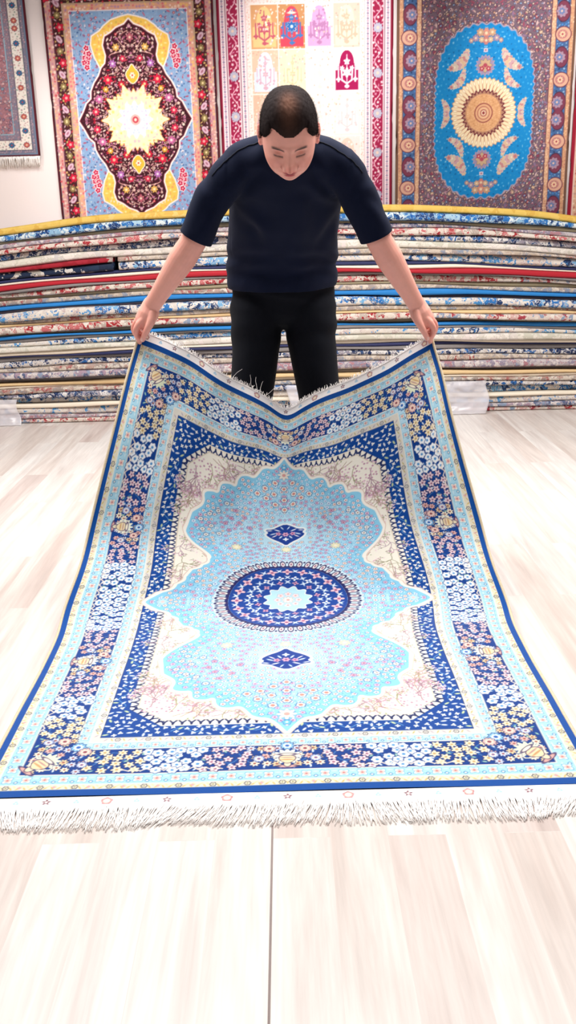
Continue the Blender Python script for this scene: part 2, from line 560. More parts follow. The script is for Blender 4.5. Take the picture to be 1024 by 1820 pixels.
    for (x, y) in scatter(22000, inn, 0.0158, 13, w, h):
        a = g3.random() * 6.28
        if g3.random() < .75:
            g.flower(x, y, .0072, 'f0efe6', 3 + int(g3.random() * 2), None, None, a, .55)
        else:
            g.ell(x, y, .008, .0032, a, 'c9d6a6' if g3.random() < .3 else 'e6e6ec')

    # field with chamfered corners: reciprocal crenellation then cream ground
    fx, fy = .287, .301
    fs = g.poly_sd([(fx, fy + .085), (fx + .085, fy), (w + .3, fy), (w + .3, h + .3), (fx, h + .3)])
    g.mask(-fs / k + .5, 'f4eee0')
    def cren(x, y, nx, ny):
        ux, uy = -ny, nx
        for v in (-1, 1):
            g.line([(x - nx * .002, y - ny * .002), (x + nx * .008 + ux * v * .002, y + ny * .008 + uy * v * .002),
                    (x + nx * .0165 + ux * v * .0085, y + ny * .0165 + uy * v * .0085)], .0052, '1c2a5e')
    s = fy + .095
    while s < h + .01: cren(fx, s, 1, 0); s += .0235
    s = fx + .095
    while s < w + .01: cren(s, fy, 0, 1); s += .0235
    for i in range(5):
        t = (i + .5) / 5; cren(fx + .085 * t, fy + .085 * (1 - t), .707, .707)
    g.mask(1.2 - np.abs(fs + .02) / k, 'd9c9b0')
    # trees growing from the corners of the field
    gt = np.random.default_rng(21)

    def branch(x, y, a, L, wd, depth, col):
        n = 4; p = [(x, y)]
        for i in range(n):
            a += gt.normal() * .22
            x += math.cos(a) * L / n; y += math.sin(a) * L / n; p.append((x, y))
        g.line(p, wd, col)
        if depth:
            for _ in range(3):
                branch(x, y, a + gt.normal() * .65, L * .72, wd * .8, depth - 1, col)
        else:
            for _ in range(3):
                g.flower(x + gt.normal() * .006, y + gt.normal() * .006, .0028,
                         ('dba9bb', 'e7c0cf', 'f3e3e6', '9aa57a')[int(gt.random() * 4)], 4)
    branch(.335, .39, 1.1, .045, .0026, 4, '9c7484')
    for (x, y, a) in ((.34, .41, 1.6), (.42, .335, .5), (.40, .34, .2), (.33, .50, 1.5), (.325, .62, 1.55), (.50, .335, .3),
                      (.33, .72, 1.3), (.33, .82, 1.4), (.56, .34, .7), (.36, .76, .6), (.33, .90, 1.2), (.40, .80, 1.2), (.35, .56, 1.1), (.345, .66, .9), (.34, .86, 1.5), (.46, .33, 1.2), (.53, .325, 1.3), (.60, .33, .9), (.345, .46, 1.3), (.39, .36, .9), (.62, .325, .3), (.33, .96, 1.4), (.36, .88, .8)):
        branch(x, y, a, .038, .0022, 3, ('a88c7a', '94906c', 'a08090')[int(gt.random() * 3)])
    def near_c(x, y): return fx + .03 < x < .46 and fy + .05 < y < .52 and (x - .31) + (y - .33) > .05
    for (x, y) in scatter(6000, near_c, .0095, 4, w, h):
        g.flower(x, y, .0042, ('cc9cb0', 'dcb4c6', 'b88aa2')[int(gt.random() * 3)], 4)

    # the great lobed medallion
    q = [(.457, 0), (.43, .035), (.385, .055), (.36, .09), (.335, .12), (.335, .155), (.285, .19), (.262, .225), (.262, .255), (.29, .295),
         (.335, .35), (.356, .40), (.352, .46), (.335, .505), (.30, .545), (.308, .59), (.28, .605), (.255, .60), (.25, .64), (.215, .655),
         (.19, .64), (.185, .68), (.15, .70), (.12, .69), (.10, .715), (.075, .75), (.045, .755), (.02, .785), (0, .815)]
    ring = [(w - a, h - b) for a, b in q] + [(w + a, h - b) for a, b in q[::-1]] + [(w + a, h + b) for a, b in q[1:]] + [(w - a, h + b) for a, b in q[::-1][1:-1]]
    ms = g.poly_sd(smooth_closed(ring, 2))
    ang = np.arctan2(h - Y, w - X)
    ms = ms + .006 * np.abs(np.sin(ang * 26)) - .003
    g.mask((.014 - ms) / k + .5, 'f7f1e6')
    g.mask(1.0 - np.abs(ms - .0125) / k * .8, 'd9b9a8')
    g.mask((0 - ms) / k + .5, '8ccdea')
    g.mask((-ms - .03) / .05, 'b0dcf0', .85)
    g.mask((-ms - .12) / .1, 'c8e8f4', .7)
    # pink-white blossoms over it
    ix = lambda x: min(max(int(x / k + .5), 0), g.nx - 1)
    iy = lambda y: min(max(int(y / k + .5), 0), g.ny - 1)
    R0 = .242
    cx, cy = w, h
    pend = (w, h - .42)
    def inm(x, y):
        if x > w + .004 or y > h + .004: return False
        return ms[iy(y), ix(x)] < -.014 and math.hypot(x - cx, y - cy) > R0 - .004 and (abs(x - w) > .085 or abs(y - pend[1]) > .05)
    for (x, y) in scatter(60000, inm, .0185, 31, w + .004, h + .004):
        dm = -ms[iy(y), ix(x)]
        zone = math.sin(x * 31 + 1) * math.cos(y * 23) + .3 * gt.normal()
        r = .0068 + .0022 * gt.random()
        a = gt.random() * 6
        if zone > .35: c, cc, oc = 'f1f1ee', 'b9747c', '3f7fb4'
        elif zone > -.2: c, cc, oc = 'e2c3d4', '9c6c9c', '5a86bc'
        elif zone > -.6: c, cc, oc = 'e9f4f8', '6f86c4', '4a9acb'
        else: c, cc, oc = 'f3e8dc', 'cf8f86', '5a7fae'
        g.flower(x, y, r, c, 5, cc, oc, a, .3, ow=.0017, cr=.36)
    for (x, y) in scatter(60000, inm, .0105, 77, w, h):
        W = g.img[iy(y), ix(x)]
        if W[2] > .8 and W[0] < .72: g.flower(x, y, .0026, 'dff1f8' if gt.random() < .6 else '4f9fce', 4)
    # larger clustered flowers below and above the pendants
    for (dx, dv) in ((0, .56), (.035, .585), (.07, .61), (0, .61), (.04, .635), (0, .665), (.036, .69), (.105, .625), (.075, .655)):
        g.flower(w - dx, h - dv, .0125, 'eef0e6', 6, 'd98d84', '3a6ea4', dx * 20, .2, ow=.0025, cr=.5)
    for (dx, dv) in ((.17, .47), (.20, .49), (.15, .50), (.185, .53), (.22, .46), (.13, .45), (.205, .425)):
        g.flower(w - dx, h - dv, .010, 'd9a9bb', 5, '9a5f86', '5f76b4', dx * 20, .35, ow=.002)
    for (dx, dv) in ((.30, .42), (.27, .44), (.31, .47), (.285, .39), (.24, .40), (.30, .36), (.25, .52), (.28, .50), (.22, .56)):
        g.flower(w - dx, h - dv, .0105, 'e8ecea', 6, 'a98a7a', '35699e', dx * 20, .3, ow=.0025)
    for (dx, dv, c) in ((0, .325, 'f3ecc2'), (.175, .325, 'ece6be')):
        g.flower(w - dx, h - dv, .020, c, 9, 'f6f0dc', '8aa5b8', PI / 2, .35, ow=.002)
    # tip flower
    g.flower(w, h - .735, .026, 'f2eadb', 8, 'e2a59e', '9fb7c4', PI / 2, .45, ow=.002)
    g.flower(w, h - .775, .012, '6fc0e6', 5, 'f4efe6', '4a7fb4', PI / 2, .3)
    g.flower(w - .4, h, .02, 'b7dcee', 8, 'e9c9c4', '8fb4d4', 0, .4)

    # pendants
    ps = g.poly_sd(smooth_closed([(w, h - .352), (w - .018, h - .375), (w - .05, h - .395), (w - .072, h - .418), (w - .06, h - .43), (w - .074, h - .447),
                                  (w - .045, h - .452), (w - .028, h - .468), (w, h - .485), (w + .028, h - .468), (w + .045, h - .452),
                                  (w + .074, h - .447), (w + .06, h - .43), (w + .072, h - .418), (w + .05, h - .395), (w + .018, h - .375)], 1))
    g.mask((.008 - ps) / k + .5, 'eef2f0'); g.mask(-ps / k + .5, '1e3f92')
    g.flower(w, h - .395, .011, 'eaf2f8', 4, None, None, PI / 2, .5)
    g.flower(w, h - .425, .013, 'dba6c0', 6, '8c4a7c', None, 0, .3)
    for sx in (1, -1):
        g.flower(w + sx * .026, h - .428, .011, 'd79cba', 5, '8c3f70', None, 0, .35)
        g.ell(w + sx * .045, h - .425, .012, .003, .5 * sx, 'cfe3f2'); g.ell(w + sx * .03, h - .448, .012, .003, -.4 * sx, 'e2e8f0')
        g.ell(w + sx * .018, h - .408, .010, .003, 1.0 * sx, 'cfe3f2'); g.ell(w + sx * .058, h - .443, .010, .0025, .2 * sx, 'e2e8f0'); g.ell(w + sx * .04, h - .412, .011, .0025, .7 * sx, 'f0e6ec'); g.ell(w + sx * .012, h - .462, .009, .0025, -1.0 * sx, 'cfe3f2')
    # round centre: ring of teeth, navy disc with arabesque, pale heart
    rr = np.hypot(X - cx, Y - cy); th = np.arctan2(Y - cy, X - cx)
    n = 48
    ph = (th / (2 * PI) * n) % 1.0
    g.mask((.243 - rr) / k + .5, 'd4ecf4')
    g.mask(np.minimum((.205 - rr) / k + .5, (rr - .196) / k + .5), '2a3070')
    g.mask(np.minimum((.002 - np.abs(rr - .196)) / k + .8, 1), '20265c')
    g.mask((.193 - rr) / k + .5, '1b4497')
    for i in range(n):
        a = 2 * PI * (i + .5) / n
        if math.cos(a) > .1 or math.sin(a) > .1: continue
        x, y = cx + .2165 * math.cos(a), cy + .2165 * math.sin(a)
        g.ell(x, y, .0155, .0068, a, 'f3efe6', '33285c', ow=.0034)
        g.ell(x, y, .008, .0030, a, '9a5c7c')
        a += PI / n; g.ell(cx + .231 * math.cos(a), cy + .231 * math.sin(a), .006, .0035, a, '33285c')
    for ring_r, cnt, size, col, cc in ((.165, 20, .0185, 'e9c3cf', 'a85f80'), (.125, 16, .0135, 'eef3f8', '4a78c0'), (.098, 12, .0115, 'd5a3bd', '7c3f74')):
        for i in range(cnt):
            a = 2 * PI * (i + (.5 if ring_r < .13 else 0)) / cnt
            x, y = cx + ring_r * math.cos(a), cy + ring_r * math.sin(a)
            g.flower(x, y, size, col, 4, cc, '0f2f74', a, .55, ow=.0015)
            a2 = a + PI / cnt
            for sgn in (-1, 1):
                g.ell(cx + (ring_r + .006) * math.cos(a2), cy + (ring_r + .006) * math.sin(a2), .013, .0028, a2 + sgn * .75, 'dcebf6')
    cs = .074 * (1 - .1 * np.cos(th * 12))
    g.mask((cs - rr) / k + .5, 'f3f3ee'); g.mask((cs - .004 - rr) / k + .5, 'b9e2ee')
    for i in range(8):
        a = 2 * PI * i / 8
        g.flower(cx + .034 * math.cos(a), cy + .034 * math.sin(a), .012, 'f3dcdc', 5, 'dd9c9c', '9fb4cc', a, .3, ow=.0015)
    g.flower(cx, cy, .018, 'f6e9e0', 8, 'e0a7a2', 'c9a0a0', 0.0, .3)
    return g.full()


def spline(xs, ys, x):
    """natural cubic spline; ys (n, ...) -> values at x"""
    xs = np.asarray(xs, float); ys = np.asarray(ys, float); n = len(xs)
    hh = np.diff(xs)
    A = np.zeros((n, n)); B = np.zeros((n,) + ys.shape[1:])
    A[0, 0] = A[-1, -1] = 1
    for i in range(1, n - 1):
        A[i, i - 1], A[i, i], A[i, i + 1] = hh[i - 1], 2 * (hh[i - 1] + hh[i]), hh[i]
        B[i] = 6 * ((ys[i + 1] - ys[i]) / hh[i] - (ys[i] - ys[i - 1]) / hh[i - 1])
    M = np.linalg.solve(A, B.reshape(n, -1)).reshape(B.shape)
    x = np.asarray(x, float)
    i = np.clip(np.searchsorted(xs, x) - 1, 0, n - 2)
    sh = (-1,) + (1,) * (ys.ndim - 1)
    a = ((xs[i + 1] - x) / hh[i]).reshape(sh); b = ((x - xs[i]) / hh[i]).reshape(sh); H = hh[i].reshape(sh)
    return a * ys[i] + b * ys[i + 1] + ((a ** 3 - a) * M[i] + (b ** 3 - b) * M[i + 1]) * H ** 2 / 6


# how the cloth hangs: rows along its length, seven points across its width (metres in the room)
U7 = [0, .235, .46, .6925, .925, 1.15, 1.385]


def flat_row(v, lift=0.008, e=0.0):
    return [(u - .6925 - .016 * (1 - v * .0), 1.773 + v, lift + e * abs(u / .6925 - 1) ** 3) for u in U7]


DRAPE_V = [-.15, 0, .3, .6, .82, 1.07, 1.2, 1.48, 1.87, 2.0, 2.14, 2.19]
DRAPE = [flat_row(-.15), flat_row(0), flat_row(.3), flat_row(.6), flat_row(.82, .010, .012),
         [(-.708, 2.74, .068), (-.473, 2.79, .044), (-.243, 2.82, .029), (-.007, 2.83, .022), (.228, 2.82, .026), (.458, 2.79, .035), (.682, 2.74, .052)],
         [(-.691, 2.83, .122), (-.460, 2.87, .102), (-.237, 2.89, .086), (-.007, 2.90, .074), (.223, 2.89, .078), (.450, 2.87, .091), (.667, 2.83, .109)],
         [(-.665, 2.97, .243), (-.444, 2.99, .232), (-.229, 3.0, .205), (-.010, 3.0, .181), (.205, 3.0, .200), (.414, 2.99, .224), (.645, 2.97, .228)],
         [(-.558, 3.13, .634), (-.372, 3.12, .561), (-.195, 3.11, .475), (-.009, 3.11, .414), (.170, 3.11, .455), (.371, 3.12, .527), (.557, 3.13, .602)],
         [(-.529, 3.19, .741), (-.350, 3.17, .664), (-.183, 3.15, .570), (-.003, 3.14, .489), (.178, 3.15, .549), (.356, 3.17, .623), (.538, 3.19, .704)],
         [(-.500, 3.25, .838), (-.330, 3.22, .761), (-.172, 3.20, .662), (.001, 3.18, .567), (.178, 3.20, .638), (.342, 3.22, .705), (.516, 3.25, .795)],
         [(-.491, 3.262, .872), (-.322, 3.235, .797), (-.168, 3.215, .697), (.002, 3.19, .600), (.180, 3.215, .672), (.336, 3.235, .740), (.510, 3.262, .828)]]


def _with_mid(row):
    a, b, c = np.array(row[2]), np.array(row[3]), np.array(row[4])
    return list(row[:3]) + [tuple(a + (b - a) * .72), tuple(b), tuple(c + (b - c) * .72)] + list(row[4:])


U9 = [0, .235, .46, .628, .6925, .757, .925, 1.15, 1.385]
DRAPE = [_with_mid(r) for r in DRAPE]


def drape(us, vs):
    """(len(vs), len(us), 3) points of the hanging cloth"""
    rows = spline(DRAPE_V, np.array(DRAPE), vs)               # nv,9,3
    P = spline(U9, rows.transpose(1, 0, 2), us).transpose(1, 0, 2)
    U, V = np.meshgrid(us, vs)
    hang = np.clip((V - 1.1) / .5, 0, 1)
    P[..., 1] += hang * (.006 * np.sin(U * 17 + V * 5) + .004 * np.sin(U * 31 - V * 9))
    floor_ = np.clip((1.0 - V) / .3, 0, 1)
    P[..., 2] = np.maximum(P[..., 2], .008) + .0012 * floor_ * (1 + np.sin(U * 9 + V * 14) * np.cos(V * 7))
    return P


silk = dyed('silk_pile', 0.6, 0.06, 0.85, 700, .3, .35)
cream_m = plain('ivory_flatweave', rgb(236, 228, 220), .7, .3, 300, .08, .3, 900)
rug = thing('silk_rug', 'blue and ivory silk medallion rug held up at two corners by the man', 'rug', (0, 1.773, 0))
design = hero_design()
nyv, nxv = design.shape[:2]
us = np.linspace(0, RW, nxv); vs = np.linspace(0, RL, nyv)
put('pile', grid_mesh('pile', drape(us, vs), lin(design) * .84), silk, rug)
P = drape(np.linspace(-.004, RW + .004, 70), np.linspace(-.004, RL + .004, 110))
nrm = np.cross(np.gradient(P, axis=1), np.gradient(P, axis=0)); nrm /= np.linalg.norm(nrm, axis=2, keepdims=True)
put('backing', grid_mesh('backing', P - nrm * .0055, flip=True), plain('cotton_backing', rgb(120, 128, 150), .8, .2), rug)


def strip_tube(pts, r, sides=8, squash=1.0):
    pts = [Vector(p) for p in pts]
    vs_, fs_ = [], []
    n = len(pts)
    for i, p in enumerate(pts):
        t = (pts[min(i + 1, n - 1)] - pts[max(i - 1, 0)]).normalized()
        s = t.cross(Vector((0, 0, 1)))
        if s.length < .01: s = Vector((1, 0, 0))
        s.normalize(); u = s.cross(t)
        rr = r[i] if hasattr(r, '__len__') else r
        for j in range(sides):
            a = 2 * PI * j / sides
            vs_.append(p + s * math.cos(a) * rr + u * math.sin(a) * rr * squash)
    for i in range(n - 1):
        for j in range(sides):
            fs_.append((i * sides + j, i * sides + (j + 1) % sides, (i + 1) * sides + (j + 1) % sides, (i + 1) * sides + j))
    fs_.append(tuple(range(sides))[::-1]); fs_.append(tuple((n - 1) * sides + j for j in range(sides)))
    return vs_, fs_


sel_m = plain('tan_selvedge_cord', rgb(206, 190, 160), .7, .3, 200, .2, .4, 500)
for u in (-.003, RW + .003):
    e = drape(np.array([u]), np.linspace(-.03, RL + .03, 160))[:, 0]
    e[:, 2] = np.maximum(e[:, 2] - .001, .005)
    v_, f_ = strip_tube(e, .0045, 8)
    put('selvedge', mesh_of('selvedge', v_, f_), sel_m, rug)


# flat-woven end strips with small flowers
def end_design(width, wid):
    g = Loom(width, wid, .0026, 'f8f4f2')
    n = 21; st = width / n
    for i in range(n * 1):
        x = (i + .5) * st; kind = i % 4; y = wid * .5
        if kind == 0: g.flower(x, y, .0125, 'c98f8f', 5, 'f4ead2', '7c4048', PI / 2, .2, cr=.6, ow=.001)
        elif kind == 2: g.flower(x, y, .0105, '6d4450', 5, 'efe0dc', None, PI / 2, .55, cr=.35)
        else: g.flower(x, y - .001, .008, '9cc6e0', 3, 'd5e8f2', None, PI / 2, .4)
    return g.img


ed = end_design(RW, .036)
P = drape(np.linspace(0, RW, ed.shape[1]), np.linspace(-.036, 0.0, ed.shape[0]))
P[..., 2] = .0075
flat_m = dyed('flatweave_end_cloth', .7, .25, 0, 500, .3)
put('flatweave_end', grid_mesh('flatweave_end', P, lin(ed)), flat_m, rug)
P = drape(np.linspace(0, RW, ed.shape[1]), np.linspace(RL, RL + .034, ed.shape[0]))
put('flatweave_end', grid_mesh('flatweave_end', P, lin(ed)), flat_m, rug)


# knotted fringes
def fringe(name, roots, dirs, lens, r0, mat, parent, seg=6, curl=.5, floor=None, seed=1, label=None):
    g = random.Random(seed); V, F = [], []
    for (p, d, L) in zip(roots, dirs, lens):
        p = Vector(p); d = Vector(d).normalized()
        side = d.cross(Vector((0, 0, 1)))
        if side.length < .1: side = Vector((1, 0, 0))
        side.normalize()
        bend = g.uniform(-1, 1) * curl; ph = g.random() * 6
        pts, rad = [], []
        for i in range(seg + 1):
            t = i / seg
            q = p + d * L * t + side * (bend * L * .25 * t * t + .0007 * math.sin(ph + t * 9))
            if floor is not None: q.z = max(floor + r0 * .8 + g.random() * .0015, p.z * (1 - t * 2) + floor * t)
            pts.append(q); rad.append(r0 * (1.5 if i == 0 else (1.0 - .45 * t)))
        v_, f_ = strip_tube(pts, rad, 4)
        b = len(V); V += v_; F += [tuple(b + k_ for k_ in f) for f in f_]
    o = put(name, mesh_of(name, V, F), mat, parent)
    if label: o['label'] = label
    o['kind'] = 'stuff'
    return o


fr_m = plain('ivory_fringe_thread', rgb(246, 240, 236), .7, .3, 400, .05)
gr = random.Random(5)
roots, dirs, lens = [], [], []
for i in range(1150):
    u = i / 1149 * RW + gr.uniform(-.001, .001)
    roots.append((u - .7085, 1.738 + gr.uniform(-.002, .001), .008))
    lean = .32 * math.sin(u * 7 + 1) + .2 * math.sin(u * 23) - .2
    dirs.append((lean + gr.uniform(-.13, .13), -1, 0)); lens.append(.074 + gr.uniform(-.012, .012))
fringe('fringe', roots, dirs, lens, .0011, fr_m, rug, 5, .3, floor=.001)
top = drape(np.linspace(0, RW, 520), np.array([RL + .03, RL + .045]))
roots, dirs, lens = [], [], []
for i in range(520):
    a, b = Vector(top[0, i]), Vector(top[1, i])
    roots.append(a); dd = (b - a).normalized() + Vector((gr.uniform(-.3, .3), gr.uniform(.0, .4), gr.uniform(-.3, .0)))
    dirs.append(dd); lens.append(.011 + gr.uniform(-.005, .008))
fringe('fringe', roots, dirs, lens, .0012, fr_m, rug, 5, 1.2)
# a few loose threads that stick out
roots, dirs, lens = [], [], []
for i in range(9):
    j = gr.randrange(150, 300); roots.append(Vector(top[1, j])); dirs.append((gr.uniform(-1, 1), .3, gr.uniform(.2, .8))); lens.append(gr.uniform(.03, .055))
fringe('loose_threads', roots, dirs, lens, .0007, fr_m, rug, 8, 2.6)
# ------------------------------------------------------------------ rugs hung on the wall
KW = 0.0042


def mottle(g, inside_fn, r, cols, size, seed, n=5, out=None, cc=None, dip=.4, tries=None):
    gg = np.random.default_rng(seed)
    w_, h_ = g.x[-1], g.y[-1]
    tries = tries or int(6 * w_ * h_ / r / r) + 500
    for (x, y) in scatter(tries, inside_fn, r, seed, w_ + .01, h_ + .01):
        c = cols[int(gg.random() * len(cols))]
        a = gg.random() * 6.28
        if gg.random() < .65:
            g.flower(x, y, size * (.8 + .5 * gg.random()), c, n, cc[int(gg.random() * len(cc))] if cc else None, out, a, dip, ow=.0025)
        else:
            g.ell(x, y, size * 1.25, size * .45, a, c)


def bands(g, lst):
    d = np.minimum(g.X, g.Y)
    for a, b, c in lst:
        g.mask(np.minimum((d - a) / g.k + .5, (b - d) / g.k + .5), c)
    return d


def dist(x, y): return min(x, y)


def design_red_gold():
    w, h = 1.136 / 2, 1.714 / 2
    g = Loom(w, h, KW, '8aa6cc')
    bands(g, [(-1, .012, '3a1620'), (.012, .05, 'cf9a94'), (.05, .056, '6a2430'), (.056, .125, '451a20'), (.125, .135, 'c8a07a'),
              (.135, .17, 'dfa58c'), (.17, .176, 'f0e4ea')])
    mottle(g, lambda x, y: .014 < dist(x, y) < .048, .018, ['e0b98a', 'b97a90', 'f0cfc0', 'c8505a'], .008, 3)
    mottle(g, lambda x, y: .137 < dist(x, y) < .168, .018, ['f0c070', 'd8707a', 'f4d4c4', 'b98aa8'], .008, 4)
    mottle(g, lambda x, y: .06 < dist(x, y) < .122, .0185, ['d9b070', 'd8b4c0', 'a89a60', 'e8c8c0', 'c03040'], .008, 5)
    for i in range(12):
        s = .02 + i * .073
        for q in (0, 1):
            x, y = (.09, s + .03) if q == 0 else (s, .09)
            if i % 3 == 0: g.flower(x + .012 * (q == 0), y, .030, 'c81e3c', 5, 'f0a0a0', '3a0a18', PI, .35)
            elif i % 3 == 1: g.ell(x, y, .028, .017, .9, 'd8b4c4', '5a2438'); g.ell(x, y, .012, .006, .9, 'a86a80')
            else: g.flower(x, y, .024, '8e7a4e', 8, 'e8d098', '3a1a18', 0, .3)
    # blue field, flowers
    mottle(g, lambda x, y: dist(x, y) > .18, .024, ['c8a8c0', 'd0506a', 'e8dce8', '8ab0d8', 'b0405c'], .0095, 6, cc=['f0e0c0', '4060a0'])
    mottle(g, lambda x, y: dist(x, y) > .18, .017, ['7aa8d4', '9ab8d8', '44689c'], .006, 7)
    # gold lobed ground
    A = [(w, .205), (w - .05, .215), (w - .12, .235), (w - .17, .27), (w - .20, .30), (w - .255, .33), (w - .265, .38), (w - .245, .46), (w - .215, .52),
         (w - .205, .57), (w - .23, .62), (w - .26, .68), (w - .29, .72), (w - .34, .78), (w - .375, h)]
    ps = g.poly_sd(A + [(w + .3, h), (w + .3, .205)])
    g.mask((.009 - ps) / g.k + .5, 'f2e6e0'); g.mask(-ps / g.k + .5, 'f0c258')
    mottle(g, lambda x, y: ps[min(int(y / g.k), g.ny - 1), min(int(x / g.k), g.nx - 1)] < -.008, .02, ['f8e098', 'e8a060', 'f4d8c8', 'd8b050'], .0085, 8)
    # hanging crimson sprays
    for (x, y) in ((w - .305, .43), (w - .315, .46), (w - .29, .46), (w - .30, .49), (w - .32, .49), (w - .30, .40), (w - .285, .435), (w - .305, .52)):
        g.flower(x, y, .019, 'c01c48', 5, 'f0b0b8', 'f4e4e4', x * 40, .3, ow=.005)
    # dark diamond
    B = [(w, .235), (w - .03, .265), (w - .085, .285), (w - .125, .315), (w - .165, .335), (w - .18, .385), (w - .165, .45), (w - .175, .50), (w - .205, .53), (w - .225, .575),
         (w - .26, .62), (w - .285, .67), (w - .29, .72), (w - .325, .75), (w - .35, .80), (w - .385, h)]
    ps = g.poly_sd(B + [(w + .3, h), (w + .3, .235)])
    g.mask((.014 - ps) / g.k + .5, 'f6e8e0'); g.mask((.004 - ps) / g.k + .5, '7a1e38'); g.mask(-ps / g.k + .5, '3c0e1c')
    f = lambda x, y: ps[min(int(y / g.k), g.ny - 1), min(int(x / g.k), g.nx - 1)] < -.012
    g.vine(w - .05, .3, w - .25, h, .04, .14, .005, 'e0b0a0'); g.vine(w - .02, .3, w - .05, h, .05, .16, .005, 'd8a098')
    g.vine(w - .3, .75, w - .02, .7, .03, .12, .005, 'e0b0a0')
    mottle(g, f, .0235, ['e8b8b0', 'c88aa8', 'd8b0c0', 'f0dcd0', 'c01838', 'b86a98'], .0098, 9, out='2a0814', cc=['f4e4c4', '8a1830'])
    mottle(g, f, .0165, ['d8a0a0', 'e8c8b0', '9a4a60'], .005, 10)
    for (x, y, r, c, cc) in ((w - .17, .60, .034, 'd01c40', 'f0b090'), (w - .08, .63, .028, 'c01838', 'f4d0a0'), (w - .13, .50, .027, 'b06ab0', 'e8d0e0'),
                             (w - .24, .72, .03, 'c86a9c', 'f0d8d8'), (w - .1, .40, .026, 'd8a858', 'f4e0b0'), (w - .27, .80, .028, 'd02c50', 'f0c0b0'),
                             (w - .06, .47, .024, 'c83050', 'f0c8b8'), (w - .19, .66, .022, 'e0a040', 'f4e0b0'), (w, .34, .028, 'b05a68', 'e8c8b0')):
        g.flower(x, y, r, c, 7, cc, '2a0814', x * 30, .35)
    ps = g.poly_sd(smooth_closed([(w, .50), (w - .02, .535), (w - .045, .56), (w - .04, .59), (w, .635), (w + .04, .59), (w + .045, .56), (w + .02, .535)]))
    g.mask((.006 - ps) / g.k + .5, 'f8ecd8'); g.mask(-ps / g.k + .5, 'f0b83c'); g.flower(w, .575, .022, 'f6e8c8', 6, 'c03a48', 'c8702c')
    # pale star heart
    X, Y = g.X - w, g.Y - h
    rr = np.hypot(X, Y); th = np.arctan2(Y, X)
    R = .195 + .018 * np.cos(th * 10) + .014 * np.cos(th * 20) + .006 * np.cos(th * 40)
    g.mask((R + .008 - rr) / g.k + .5, 'd88a40'); g.mask((R - rr) / g.k + .5, 'faecc0')
    f = lambda x, y: math.hypot(x - w, y - h) < .20
    mottle(g, f, .025, ['fae0a0', 'fff6e0', 'f0c0c0', 'f8d880'], .010, 12)
    g.mask((.11 + .014 * np.cos(th * 12) - rr) / g.k + .5, 'e8ecf6')
    mottle(g, lambda x, y: math.hypot(x - w, y - h) < .1, .017, ['b8bce0', 'f8f0f0', 'd8c0dc', 'c8d4f0'], .007, 13)
    g.mask((.035 - rr) / g.k + .5, 'f0b8b0'); g.mask((.022 - rr) / g.k + .5, 'c84858'); g.mask((.01 - rr) / g.k + .5, 'f4e4d4')
    return g.full()


